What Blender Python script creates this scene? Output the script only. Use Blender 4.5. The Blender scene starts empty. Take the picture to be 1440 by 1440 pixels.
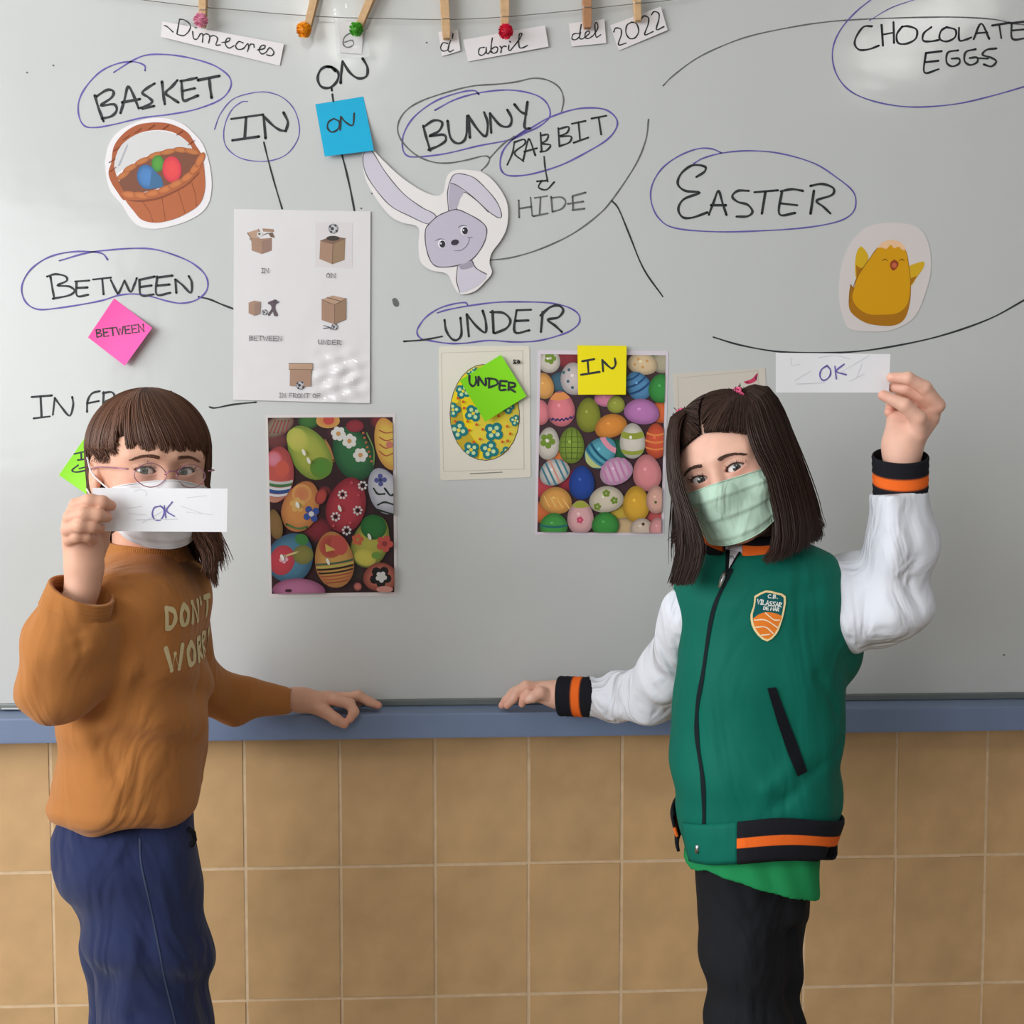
import bpy, bmesh, math, random
import numpy as np
from mathutils import Vector, Matrix, Euler, geometry
from mathutils.bvhtree import BVHTree
random.seed(5)
rng = np.random.default_rng(5)
scene = bpy.context.scene
COL = scene.collection
rad = math.radians

# ---------------------------------------------------------------- camera, light, exposure
F = 1658.0                       # focal length in pixels of the 1440 frame
CAM = Vector((0.0, -1.9, 1.21))
CROT = Euler((rad(90 - 3.3), 0, rad(-3.0)), 'XYZ')
cd = bpy.data.cameras.new('camera')
cd.sensor_width = 36.0
cd.lens = F / 1440 * 36
cd.clip_start = 0.05
camo = bpy.data.objects.new('camera', cd)
camo.location = CAM
camo.rotation_euler = CROT
COL.objects.link(camo)
scene.camera = camo

scene.view_settings.view_transform = 'Standard'
scene.view_settings.look = 'None'
scene.view_settings.gamma = 1
scene.view_settings.use_curve_mapping = False
scene.view_settings.exposure = 0.0

world = bpy.data.worlds.new('world')
scene.world = world
world.use_nodes = True
world.node_tree.nodes['Background'].inputs[0].default_value = (0.93, 0.95, 1.0, 1)
world.node_tree.nodes['Background'].inputs[1].default_value = 0.27


def area(name, loc, target, sx, sy, power, color):
    l = bpy.data.lights.new(name, 'AREA')
    l.shape = 'RECTANGLE'
    l.size, l.size_y = sx, sy
    l.energy = power
    l.color = color
    o = bpy.data.objects.new(name, l)
    o.location = loc
    d = Vector(target) - Vector(loc)
    o.rotation_euler = d.to_track_quat('-Z', 'Y').to_euler()
    COL.objects.link(o)
    return o


# daylight through the windows on the left side of the classroom
area('window_light', (-2.7, -1.9, 1.75), (0.0, -0.1, 1.05), 2.6, 1.5, 88, (0.93, 0.97, 1.0))
area('window_light', (-2.9, -4.6, 1.8), (0.0, -0.1, 1.1), 2.4, 1.5, 50, (0.95, 0.98, 1.0))

# ---------------------------------------------------------------- projection helpers
MR = np.array(CROT.to_matrix())
CN = np.array(CAM)


def P(px, py, Y=0.0):
    d = MR @ np.array([(px - 720) / F, -(py - 720) / F, -1.0])
    return CN + d * ((Y - CN[1]) / d[1])


def ray(px, py):
    d = MR @ np.array([(px - 720) / F, -(py - 720) / F, -1.0])
    return Vector(d).normalized()


def mpp(Y):                      # metres per photo pixel at depth Y
    return (Y - CN[1]) / F


# ---------------------------------------------------------------- materials
def srgb(r, g, b):
    def c(v):
        v /= 255.0
        return v / 12.92 if v <= 0.04045 else ((v + 0.055) / 1.055) ** 2.4
    return (c(r), c(g), c(b), 1.0)


def material(name, color=(200, 200, 200), rough=0.6, spec=0.5, metal=0.0, bump=None, noise=None,
             attr=None, coat=0.0, sss=0.0, sheen=0.0, coat_rough=0.05, objrand=0.0, folds=None):
    m = bpy.data.materials.new(name)
    m.use_nodes = True
    nt = m.node_tree
    b = nt.nodes['Principled BSDF']
    b.inputs['Roughness'].default_value = rough
    b.inputs['Specular IOR Level'].default_value = spec
    b.inputs['Metallic'].default_value = metal
    b.inputs['Coat Weight'].default_value = coat
    b.inputs['Coat Roughness'].default_value = coat_rough
    b.inputs['Sheen Weight'].default_value = sheen
    if sss:
        b.inputs['Subsurface Weight'].default_value = sss
        b.inputs['Subsurface Radius'].default_value = (1.0, 0.35, 0.2)
        b.inputs['Subsurface Scale'].default_value = 0.006
    tc = nt.nodes.new('ShaderNodeTexCoord')
    if attr:
        a = nt.nodes.new('ShaderNodeAttribute')
        a.attribute_name = attr
        src = a.outputs['Color']
    else:
        c = nt.nodes.new('ShaderNodeRGB')
        c.outputs[0].default_value = srgb(*color)
        src = c.outputs[0]
    if noise:                    # (scale, amount, detail)
        n = nt.nodes.new('ShaderNodeTexNoise')
        n.inputs['Scale'].default_value = noise[0]
        n.inputs['Detail'].default_value = noise[2] if len(noise) > 2 else 4
        nt.links.new(tc.outputs['Object'], n.inputs['Vector'])
        r = nt.nodes.new('ShaderNodeMapRange')
        r.inputs['From Min'].default_value = 0.3
        r.inputs['From Max'].default_value = 0.7
        r.inputs['To Min'].default_value = 1 - noise[1]
        r.inputs['To Max'].default_value = 1 + noise[1]
        nt.links.new(n.outputs['Fac'], r.inputs['Value'])
        mx = nt.nodes.new('ShaderNodeVectorMath')
        mx.operation = 'SCALE'
        nt.links.new(src, mx.inputs[0])
        nt.links.new(r.outputs[0], mx.inputs['Scale'])
        src = mx.outputs[0]
    if objrand:
        oi = nt.nodes.new('ShaderNodeObjectInfo')
        r = nt.nodes.new('ShaderNodeMapRange')
        r.inputs['To Min'].default_value = 1 - objrand
        r.inputs['To Max'].default_value = 1 + objrand
        nt.links.new(oi.outputs['Random'], r.inputs['Value'])
        mx = nt.nodes.new('ShaderNodeVectorMath')
        mx.operation = 'SCALE'
        nt.links.new(src, mx.inputs[0])
        nt.links.new(r.outputs[0], mx.inputs['Scale'])
        src = mx.outputs[0]
    nt.links.new(src, b.inputs['Base Color'])
    if bump:                     # (scale, strength, distance, kind)
        kind = bump[3] if len(bump) > 3 else 'noise'
        if kind == 'knit':
            w = nt.nodes.new('ShaderNodeTexWave')
            w.inputs['Scale'].default_value = bump[0]
            w.inputs['Distortion'].default_value = 1.5
            out = w.outputs['Fac']
        else:
            w = nt.nodes.new('ShaderNodeTexNoise')
            w.inputs['Scale'].default_value = bump[0]
            w.inputs['Detail'].default_value = 3
            out = w.outputs['Fac']
        nt.links.new(tc.outputs['Object'], w.inputs['Vector'])
        bp = nt.nodes.new('ShaderNodeBump')
        bp.inputs['Strength'].default_value = bump[1]
        bp.inputs['Distance'].default_value = bump[2]
        nt.links.new(out, bp.inputs['Height'])
        if folds:                # broad soft creases in cloth: (scale, distance)
            mp = nt.nodes.new('ShaderNodeMapping')
            mp.inputs['Rotation'].default_value = (.3, .5, .2)
            mp.inputs['Scale'].default_value = (1, 1, .42)
            nt.links.new(tc.outputs['Object'], mp.inputs['Vector'])
            fn = nt.nodes.new('ShaderNodeTexNoise')
            fn.inputs['Scale'].default_value = folds[0]
            fn.inputs['Detail'].default_value = 2.5
            fn.inputs['Distortion'].default_value = 1.2
            nt.links.new(mp.outputs[0], fn.inputs['Vector'])
            b2 = nt.nodes.new('ShaderNodeBump')
            b2.inputs['Strength'].default_value = 1.0
            b2.inputs['Distance'].default_value = folds[1]
            nt.links.new(fn.outputs['Fac'], b2.inputs['Height'])
            nt.links.new(b2.outputs['Normal'], bp.inputs['Normal'])
        nt.links.new(bp.outputs['Normal'], b.inputs['Normal'])
        if coat:
            nt.links.new(bp.outputs['Normal'], b.inputs['Coat Normal'])
    return m


M = {}
M['board'] = material('board_enamel', (203, 204, 202), 0.14, 0.45, noise=(1.6, 0.015), bump=(7.0, 0.08, 0.02))
M['rail'] = material('aluminium_rail', (120, 124, 120), 0.4, 0.5, metal=0.35, noise=(30, 0.05))
M['ledge'] = material('blue_grey_ledge', (118, 134, 164), 0.45, 0.4, noise=(9, 0.05), bump=(60, 0.1, 0.001))
M['tile'] = material('beige_tile', (206, 167, 120), 0.34, 0.4, noise=(14, 0.11, 6), bump=(30, 0.12, 0.002), objrand=0.04)
M['grout'] = material('grout', (222, 194, 158), 0.9, 0.2, noise=(60, 0.08))
M['plaster'] = material('plaster', (214, 208, 196), 0.9, 0.2, noise=(6, 0.03))
M['floor'] = material('terrazzo_floor', (150, 138, 122), 0.5, 0.4, noise=(40, 0.12))
M['ink_black'] = material('black_marker_ink', (50, 52, 54), 0.55, 0.3, noise=(140, 0.35))
M['ink_grey'] = material('faded_marker_ink', (106, 106, 106), 0.6, 0.3, noise=(120, 0.3))
M['ink_purple'] = material('violet_marker_ink', (104, 94, 168), 0.6, 0.3, noise=(90, 0.25))
M['print'] = material('printed_colour', rough=0.5, spec=0.3, attr='Col')
M['print_gloss'] = material('laminated_print', rough=0.30, spec=0.4, attr='Col')
M['laminate'] = material('laminated_sheet', rough=0.35, attr='Col', coat=1.0, coat_rough=0.04, bump=(16, 0.25, 0.006))
M['wood'] = material('peg_wood', (206, 168, 126), 0.6, 0.3, noise=(90, 0.12))
M['wood_dark'] = material('peg_wood_reddish', (176, 128, 92), 0.6, 0.3, noise=(90, 0.12))
M['twine'] = material('twine', (128, 124, 116), 0.9, 0.1)
M['metal'] = material('bright_metal', (190, 190, 190), 0.3, 0.5, metal=1.0)
M['skin'] = material('skin', rough=0.5, spec=0.35, attr='Col', sss=0.15, noise=(90, 0.03))
M['eye'] = material('eyeball', rough=0.08, spec=0.6, attr='Col', coat=0.5)
M['hair'] = material('hair_strands', rough=0.48, spec=0.28, attr='Col')


# ---------------------------------------------------------------- object helpers
def set_props(o, label=None, cat=None, group=None, kind=None):
    if label: o['label'] = label
    if cat: o['category'] = cat
    if group: o['group'] = group
    if kind: o['kind'] = kind
    return o


def root(name, loc, label, cat, group=None):
    o = bpy.data.objects.new(name, None)
    o.empty_display_size = 0.05
    o.location = loc
    COL.objects.link(o)
    bpy.context.view_layer.update()
    return set_props(o, label, cat, group)


def link(o, parent=None):
    COL.objects.link(o)
    if parent is not None:
        o.parent = parent
        loc = Vector(parent.location)
        o.matrix_parent_inverse = Matrix.Translation(-loc)
    return o


def make(name, verts, faces, mat, parent=None, smooth=False, cols=None, label=None):
    me = bpy.data.meshes.new(name)
    if isinstance(faces, np.ndarray):
        k = faces.shape[1]
        me.vertices.add(len(verts))
        me.vertices.foreach_set('co', np.asarray(verts, np.float32).ravel())
        me.loops.add(faces.size)
        me.loops.foreach_set('vertex_index', faces.astype(np.int32).ravel())
        me.polygons.add(len(faces))
        me.polygons.foreach_set('loop_start', np.arange(0, faces.size, k, dtype=np.int32))
        me.update(calc_edges=True)
        me.validate()
    else:
        me.from_pydata([tuple(v) for v in verts], [], faces)
    if smooth:
        me.polygons.foreach_set('use_smooth', [True] * len(me.polygons))
    if cols is not None:
        ca = me.color_attributes.new('Col', 'FLOAT_COLOR', 'POINT')
        c = np.asarray(cols, np.float32)
        if c.shape[1] == 3:
            c = np.hstack([c, np.ones((len(c), 1), np.float32)])
        ca.data.foreach_set('color', c.ravel())
    for mm in (mat if isinstance(mat, (list, tuple)) else [mat]):
        me.materials.append(mm)
    o = bpy.data.objects.new(name, me)
    link(o, parent)
    if label: o['label'] = label
    return o


def box(name, lo, hi, mat, parent=None, bevel=0.0, label=None):
    bm = bmesh.new()
    bmesh.ops.create_cube(bm, size=1)
    for v in bm.verts:
        v.co = Vector([lo[i] + (v.co[i] + 0.5) * (hi[i] - lo[i]) for i in range(3)])
    if bevel:
        bmesh.ops.bevel(bm, geom=bm.edges[:], offset=bevel, segments=2, affect='EDGES', profile=0.7)
    me = bpy.data.meshes.new(name)
    bm.to_mesh(me); bm.free()
    me.materials.append(mat)
    o = bpy.data.objects.new(name, me)
    link(o, parent)
    if label: o['label'] = label
    return o


def tube(pts, radii, n=8, cap=True, flat=None):
    """verts, faces of a tube along pts; radii scalar or list."""
    pts = [Vector(p) for p in pts]
    N = len(pts)
    if not hasattr(radii, '__len__'): radii = [radii] * N
    V, Fc = [], []
    up = None
    for i in range(N):
        t = (pts[min(i + 1, N - 1)] - pts[max(i - 1, 0)]).normalized()
        if up is None:
            up = Vector((0, 0, 1)) if abs(t.z) < 0.9 else Vector((0, 1, 0))
        a = t.cross(up).normalized()
        b = a.cross(t).normalized()
        up = b
        for k in range(n):
            th = 2 * math.pi * k / n
            V.append(pts[i] + a * math.cos(th) * radii[i] + b * math.sin(th) * radii[i] * (flat or 1))
    for i in range(N - 1):
        for k in range(n):
            k2 = (k + 1) % n
            Fc.append((i * n + k, i * n + k2, (i + 1) * n + k2, (i + 1) * n + k))
    if cap:
        Fc.append(tuple(range(n - 1, -1, -1)))
        Fc.append(tuple((N - 1) * n + k for k in range(n)))
    return V, Fc


def smooth_path(pts, n=8, closed=False):
    """Catmull-Rom through pts (any dimension)."""
    p = np.asarray(pts, float)
    if len(p) < 3: 
        return np.array([p[0] + (p[-1] - p[0]) * t for t in np.linspace(0, 1, n)])
    q = np.vstack([2 * p[0] - p[1], p, 2 * p[-1] - p[-2]])
    out = []
    for i in range(1, len(q) - 2):
        a, b, c, d = q[i - 1], q[i], q[i + 1], q[i + 2]
        for t in np.linspace(0, 1, n, endpoint=False):
            out.append(0.5 * (2 * b + (c - a) * t + (2 * a - 5 * b + 4 * c - d) * t * t + (3 * b - a - 3 * c + d) * t ** 3))
    out.append(p[-1])
    return np.array(out)


# ---------------------------------------------------------------- flat artwork (print, ink) in photo pixel space
class Art:
    """Layers of coloured polygons lying on the paper or board plane. zoom=(ox,oy,scale) maps reading-glass coordinates."""
    def __init__(self, Y=0.0, zoom=(0, 0, 1), clip=None, dy=0.00003, yf=None, lift=0.0002):
        self.Y, self.z, self.dy, self.layer = Y, zoom, dy, 0
        self.yf, self.lift = yf, lift
        self.v, self.c, self.t, self.lay, self.mapf = [], [], [], [], None
        self.clip = [self.px(*q) for q in clip] if clip else None

    def px(self, x, y):
        return (self.z[0] + x / self.z[2], self.z[1] + y / self.z[2])

    def tri(self, pts, cols):
        if self.clip:
            poly = [(p, c) for p, c in zip(pts, cols)]
            n = len(self.clip)
            area_ = sum(self.clip[i][0] * self.clip[(i + 1) % n][1] - self.clip[(i + 1) % n][0] * self.clip[i][1] for i in range(n))
            s = 1 if area_ > 0 else -1
            for i in range(n):
                a, b = self.clip[i], self.clip[(i + 1) % n]
                def side(p): return s * ((b[0] - a[0]) * (p[1] - a[1]) - (b[1] - a[1]) * (p[0] - a[0]))
                out = []
                for j in range(len(poly)):
                    p, q = poly[j], poly[(j + 1) % len(poly)]
                    dp, dq = side(p[0]), side(q[0])
                    if dp >= 0: out.append(p)
                    if (dp >= 0) != (dq >= 0):
                        t = dp / (dp - dq)
                        out.append((tuple(p[0][k] + t * (q[0][k] - p[0][k]) for k in range(2)),
                                    tuple(p[1][k] + t * (q[1][k] - p[1][k]) for k in range(3))))
                poly = out
                if len(poly) < 3: return
            for j in range(1, len(poly) - 1):
                self._emit([poly[0], poly[j], poly[j + 1]])
        else:
            self._emit(list(zip(pts, cols)))

    def _emit(self, pc):
        i = len(self.v)
        for p, c in pc:
            base = self.Y + (self.yf(*p) if self.yf else 0)
            self.v.append(self.mapf(*p) if self.mapf else P(p[0], p[1], base - self.lift - self.layer * self.dy))
            self.lay.append(self.layer)
            self.c.append(c)
        self.t.append((i, i + 1, i + 2))

    def poly(self, pts, color, next_layer=True, raw=False):
        if next_layer: self.layer += 1
        pp = [p if raw else self.px(*p) for p in pts]
        c = srgb(*color)[:3]
        tris = geometry.tessellate_polygon([[Vector((p[0], p[1], 0)) for p in pp]])
        for t in tris:
            self.tri([pp[k] for k in t], [c] * 3)

    def blob(self, pts, color, n=6):
        self.poly(smooth_path(list(pts) + [pts[0]], n)[:-1], color)

    def grid(self, quad, color, nx=8, ny=8):
        """subdivided quad (for curled sheets); quad in zoom coordinates"""
        q = [np.array(self.px(*p)) for p in quad]
        c = srgb(*color)[:3]
        def at(u, v): return tuple((q[0] * (1 - u) + q[1] * u) * (1 - v) + (q[3] * (1 - u) + q[2] * u) * v)
        for i in range(nx):
            for j in range(ny):
                a, b, d, e = at(i / nx, j / ny), at((i + 1) / nx, j / ny), at((i + 1) / nx, (j + 1) / ny), at(i / nx, (j + 1) / ny)
                self.tri([a, b, d], [c] * 3); self.tri([a, d, e], [c] * 3)

    def stroke(self, pts, color, w=1.5, smooth=True, n=5, taper=False):
        self.layer += 1
        pp = np.array([self.px(*p) for p in pts])
        if smooth and len(pp) > 2: pp = smooth_path(pp, n)
        c = [srgb(*color)[:3]] * 3
        N = len(pp)
        prev = None
        for i in range(N):
            t = pp[min(i + 1, N - 1)] - pp[max(i - 1, 0)]
            L = np.hypot(*t) or 1
            nrm = np.array([-t[1], t[0]]) / L
            ww = w * 0.5 * (1 + 0.16 * math.sin(i * 0.9 + pp[0][0]))
            if taper: ww *= 0.45 + 0.55 * math.sin(math.pi * min(1, (i + 1) / N))
            cur = (tuple(pp[i] + nrm * ww), tuple(pp[i] - nrm * ww))
            if prev:
                self.tri([prev[0], cur[0], cur[1]], c)
                self.tri([prev[0], cur[1], prev[1]], c)
            prev = cur
            if i in (0, N - 1) or not smooth:
                ring = [tuple(pp[i] + np.array([math.cos(a), math.sin(a)]) * ww) for a in np.linspace(0, 2 * math.pi, 9)]
                for k in range(8): self.tri([tuple(pp[i]), ring[k], ring[k + 1]], c)

    def ellipse(self, cx, cy, rx, ry, rot, color, edge=None, n=28, egg=0.0):
        self.layer += 1
        c0 = srgb(*color)[:3]
        c1 = srgb(*edge)[:3] if edge else c0
        cr, sr = math.cos(rot), math.sin(rot)
        def pt(r, a):
            x, y = rx * r * math.cos(a), ry * r * math.sin(a)
            x *= 1 + egg * math.sin(a) * 0.9
            return self.px(cx + x * cr - y * sr, cy + x * sr + y * cr)
        mid = tuple(c0[k] * 0.75 + c1[k] * 0.25 for k in range(3))
        for k in range(n):
            a, b = 2 * math.pi * k / n, 2 * math.pi * (k + 1) / n
            self.tri([pt(0, 0), pt(.62, a), pt(.62, b)], [c0, mid, mid])
            self.tri([pt(.62, a), pt(1, a), pt(1, b)], [mid, c1, c1])
            self.tri([pt(.62, a), pt(1, b), pt(.62, b)], [mid, c1, mid])

    def band(self, cx, cy, rx, ry, rot, v0, v1, color, curve=0.15, egg=0.0, n=12, zig=0.0):
        """stripe across an egg between heights v0..v1 (-1..1)"""
        self.layer += 1
        c = [srgb(*color)[:3]] * 3
        cr, sr = math.cos(rot), math.sin(rot)
        def pt(v, u, k):
            hw = math.sqrt(max(0, 1 - v * v)) * 0.985
            y = v * ry + curve * ry * (1 - u * u) * hw + (zig * ry * (1 if k % 2 else -1))
            x = rx * hw * u * (1 + egg * v * 0.9)
            vv = y / ry
            lim = math.sqrt(max(0, 1 - min(1, abs(vv)) ** 2)) * rx * (1 + egg * vv * 0.9)
            x = max(-lim, min(lim, x))
            return self.px(cx + x * cr - y * sr, cy + x * sr + y * cr)
        for k in range(n):
            u0, u1 = -1 + 2 * k / n, -1 + 2 * (k + 1) / n
            a, b, d, e = pt(v0, u0, k), pt(v0, u1, k + 1), pt(v1, u1, k + 1), pt(v1, u0, k)
            self.tri([a, b, d], c); self.tri([a, d, e], c)

    def flower(self, cx, cy, r, color, centre=None, petals=5, pr=0.42):
        for k in range(petals):
            a = 2 * math.pi * k / petals + cx
            self.ellipse(cx + math.cos(a) * r * .6, cy + math.sin(a) * r * .6, r * pr, r * pr, 0, color, n=8)
        if centre: self.ellipse(cx, cy, r * .32, r * .32, 0, centre, n=8)

    def build(self, name, mat, parent=None, label=None):
        return make(name, self.v, self.t, mat, parent, cols=self.c, label=label)


# simple hand-lettered stroke font, unit box, y down
FONT = {
 'A': [[(0, 1), (.5, 0), (1, 1)], [(.2, .62), (.82, .62)]],
 'B': [[(.05, 0), (.05, 1)], [(.05, 0), (.7, .05), (.75, .3), (.1, .47), (.8, .55), (.9, .85), (.05, 1)]],
 'C': [[(1, .1), (.5, 0), (.05, .45), (.3, .95), (1, .9)]],
 'D': [[(.08, 0), (.08, 1)], [(.08, 0), (.8, .2), (.95, .6), (.6, .95), (.08, 1)]],
 'E': [[(.95, 0), (.08, 0), (.08, 1), (.95, 1)], [(.08, .5), (.8, .48)]],
 'F': [[(.95, 0), (.08, 0), (.08, 1)], [(.08, .5), (.8, .48)]],
 'G': [[(.95, .1), (.5, 0), (.05, .5), (.4, 1), (.95, .85), (.95, .55), (.6, .55)]],
 'H': [[(.05, 0), (.05, 1)], [(.95, 0), (.95, 1)], [(.05, .5), (.95, .5)]],
 'I': [[(.5, 0), (.5, 1)], [(.1, 0), (.9, 0)], [(.1, 1), (.9, 1)]],
 'K': [[(.08, 0), (.08, 1)], [(.95, 0), (.1, .55), (.95, 1)]],
 'L': [[(.08, 0), (.08, 1), (.9, 1)]],
 'N': [[(.05, 1), (.05, 0), (.95, 1), (.95, 0)]],
 'O': [[(.5, 0), (.05, .4), (.25, .95), (.8, .9), (.95, .4), (.5, 0)]],
 'R': [[(.08, 0), (.08, 1)], [(.08, 0), (.85, .1), (.8, .4), (.1, .52), (.95, 1)]],
 'S': [[(.95, .05), (.3, .05), (.1, .3), (.85, .65), (.7, .95), (.05, 1)]],
 'T': [[(0, 0), (1, 0)], [(.5, 0), (.5, 1)]],
 'U': [[(.05, 0), (.1, .75), (.5, 1), (.9, .75), (.95, 0)]],
 'V': [[(0, 0), (.5, 1), (1, 0)]],
 'W': [[(0, 0), (.28, 1), (.5, .3), (.72, 1), (1, 0)]],
 'Y': [[(0, 0), (.5, .5)], [(1, 0), (.3, 1)]],
 'M': [[(0, 1), (.1, 0), (.5, .7), (.9, 0), (1, 1)]],
 '0': [[(.5, 0), (.08, .4), (.3, .97), (.75, .95), (.92, .4), (.5, 0)]],
 '2': [[(.1, .2), (.5, 0), (.85, .25), (.5, .7), (.05, 1), (.95, 1)]],
 '6': [[(.8, 0), (.3, .3), (.1, .75), (.5, 1), (.85, .75), (.6, .5), (.15, .7)]],
 '.': [[(.4, .95), (.6, 1)]],
}


def letters(art, txt, x0, y0, x1, y1, h, color, w, gap=0.22, smooth=True):
    """txt along the line of letter TOPS (x0,y0)-(x1,y1) in the art's own coordinates"""
    n = len(txt)
    d = np.array([x1 - x0, y1 - y0], float)
    L = np.hypot(*d); u = d / L; v = np.array([-u[1], u[0]])
    wids = [0.6 if c in 'I' else 1.25 if c in 'WM' else 0.5 if c in ' .' else 1.0 for c in txt]
    tot = sum(wids) + gap * (n - 1)
    k = L / tot; x = 0
    for c, wd in zip(txt, wids):
        for st in FONT.get(c, []):
            pts = [np.array([x0, y0]) + u * (x + px_ * wd) * k + v * py_ * h for px_, py_ in st]
            sm = smooth and c in 'BCDGOQRSU026'
            art.stroke([tuple(p) for p in pts], color, w, smooth=sm, n=4)
        x += wd + gap


def S(txt):
    """'x,y x,y; x,y x,y' -> list of point lists"""
    return [[tuple(float(a) for a in p.split(',')) for p in s.split()] for s in txt.split(';') if s.strip()]
# ================================================================ the setting
ledge_top, ledge_bot = P(720, 1002, -0.06)[2], P(720, 1037, -0.06)[2]
wall = box('wall_back', (-2.2, 0.013, 0.0), (2.6, 0.15, 2.9), M['plaster'])
set_props(wall, 'plastered classroom wall clad below with beige tiles', None, kind='structure')
grout = box('grout', (-2.2, 0.0050, 0.0), (2.6, 0.013, 0.80), M['grout'], wall)
TX0, TP, TZ0, TH = 0.1272, 0.1541, 0.5195, 0.2212
bm = bmesh.new()
bmesh.ops.create_cube(bm, size=1)
for v in bm.verts:
    v.co = Vector((v.co.x * (TP - 0.0032), v.co.y * 0.009, v.co.z * (TH - 0.0032)))
bmesh.ops.bevel(bm, geom=[e for e in bm.edges if all(v.co.y < 0 for v in e.verts)], offset=0.0012, segments=2, affect='EDGES')
tile_me = bpy.data.meshes.new('tile'); bm.to_mesh(tile_me); bm.free()
tile_me.materials.append(M['tile'])
for r in range(-2, 2):
    for c in range(-10, 13):
        o = bpy.data.objects.new('tile', tile_me)
        z = TZ0 + (r + 0.5) * TH
        o.location = (TX0 + (c + 0.5) * TP, 0.0085 + random.uniform(-.0003, .0003), z)
        o.rotation_euler = (random.uniform(-.002, .002), 0, random.uniform(-.002, .002))
        COL.objects.link(o); o.parent = wall
floor = box('floor', (-3.2, -5.5, -0.05), (3.2, 0.15, 0.0), M['floor'])
set_props(floor, 'speckled classroom floor', None, kind='structure')
ceil = box('ceiling', (-3.2, -5.5, 2.9), (3.2, 0.15, 2.95), material('ceiling_paint', (226, 226, 222), 0.9, 0.1, noise=(3, .02)))
set_props(ceil, 'white classroom ceiling', None, kind='structure')

# ceiling lamps behind the camera, mirrored in the glossy board
M['tube'] = material('lamp_tube', (255, 255, 255))
_b = M['tube'].node_tree.nodes['Principled BSDF']
_b.inputs['Emission Color'].default_value = (1, .98, .94, 1)
_b.inputs['Emission Strength'].default_value = 14
def ceiling_lamp(x, y, which):
    r = root('ceiling_lamp', (x, y, 2.9), 'white fluorescent ceiling lamp %s behind the camera' % which, 'lamp')
    box('lamp_housing', (x - .14, y - .52, 2.83), (x + .14, y + .52, 2.899), M['plaster'], r, bevel=.01)
    box('lamp_diffuser', (x - .10, y - .48, 2.812), (x + .10, y + .48, 2.829), M['tube'], r, bevel=.006)
ceiling_lamp(-0.43, -2.80, 'on the left')
ceiling_lamp(1.83, -2.75, 'on the right')

# ---------------------------------------------------------------- whiteboard
zb = ledge_top + .0006
board = root('whiteboard', (0.1, 0.0, zb), 'large white enamel board covered in marker words and paper cut-outs', 'whiteboard')
box('writing_surface', (-1.4, 0.0, zb), (1.9, 0.0125, 2.15), M['board'], board, bevel=.0015)
box('bottom_rail', (-1.4, -0.007, ledge_top + .0006), (1.9, -.0001, P(720, 982, -.007)[2]), M['rail'], board, bevel=.002)
ledge = box('chalk_ledge', (-1.6, -0.06, ledge_bot), (2.1, 0.0034, ledge_top), M['ledge'], bevel=.003)
set_props(ledge, 'long blue grey ledge running under the whiteboard', 'ledge')
# little clip on the rail at the far left edge
V, Fc = tube([(P(2, 1002, -.012)[0], -.010, ledge_top + .0040), (P(30, 1002, -.012)[0], -.010, ledge_top + .0036)], .0022, 6)
o = make('rail_clip', V, Fc, M['metal'], board)

DARK, PURP, GREY = (50, 52, 54), (92, 84, 150), (100, 100, 98)


def ink(zoom, label, strokes, color=DARK, w=3.0, name='marker_word', smooth=True):
    global _ink_layer
    a = Art(0.0, zoom, lift=0.00025 + 0.00003 * (_ink_layer % 9))
    _ink_layer += 1
    for st in S(strokes):
        a.stroke(st, color, w, smooth=smooth)
    m = M['ink_purple'] if color == PURP else M['ink_grey'] if color == GREY else M['ink_black']
    o = a.build(name, m, board, label)
    return o


_ink_layer = 0
Z1, Z2, Z3, Z4, Z8 = (0, 0, 3), (440, 0, 3), (880, 0, 2.5714), (0, 300, 3.6), (600, 420, 4)
ink(Z1, 'violet loop around BASKET', '612,298 608,275 560,260 490,270 420,305 360,370 332,430 333,490 355,530 400,538 480,525 600,497 720,482 830,460 930,420 972,370 968,325 920,285 860,260 780,240 700,230 620,232 560,255 480,305', PURP, 2.2, 'marker_loop')
ink(Z1, 'word BASKET in black marker', '400,403 415,455 437,512; 405,408 450,380 478,385 470,412 425,445 480,440 492,465 470,490 430,500; 508,477 525,420 540,365 562,400 585,458; 515,432 590,418; 652,352 620,372 600,392 625,410 642,428 622,445 592,455; 600,459 650,447; 683,345 688,395 695,440; 748,338 725,365 698,392 722,412 752,432; 765,342 768,385 774,424 805,415 835,403; 762,342 800,335 830,328; 768,384 822,372; 835,338 925,320; 882,330 886,370 892,412', w=3.7)
ink(Z1, 'word IN in black marker', '975,502 1110,483; 1038,494 1032,585; 980,592 1092,576; 1112,490 1120,583; 1110,488 1150,528 1180,548 1205,553; 1205,553 1214,515 1196,475', w=3.6)
ink(Z1, 'violet loop around IN', '1045,428 1020,430 980,460 952,515 943,570 955,620 1000,660 1060,678 1140,678 1210,650 1255,590 1262,530 1240,460 1190,410 1120,388 1050,395 980,420 930,480 905,545', PURP, 1.5, 'marker_loop')
ink(Z1, 'line down from IN', '1113,600 1130,670 1160,780 1190,880', w=2.3, name='marker_line')
ink(Z2, 'word ON in black marker', '95,300 70,280 35,292 20,330 35,365 70,370 100,345 108,310 85,285 60,282; 117,350 120,310 125,258; 125,258 155,305 190,330 225,322 230,285 210,247', w=3.6)
ink(Z2, 'short tick under ON', '78,370 80,382; 82,398 86,428', w=2.6, name='marker_line')
ink(Z2, 'line down from the blue note', '120,645 140,720 160,810 175,888', w=2.6, name='marker_line')
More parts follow.
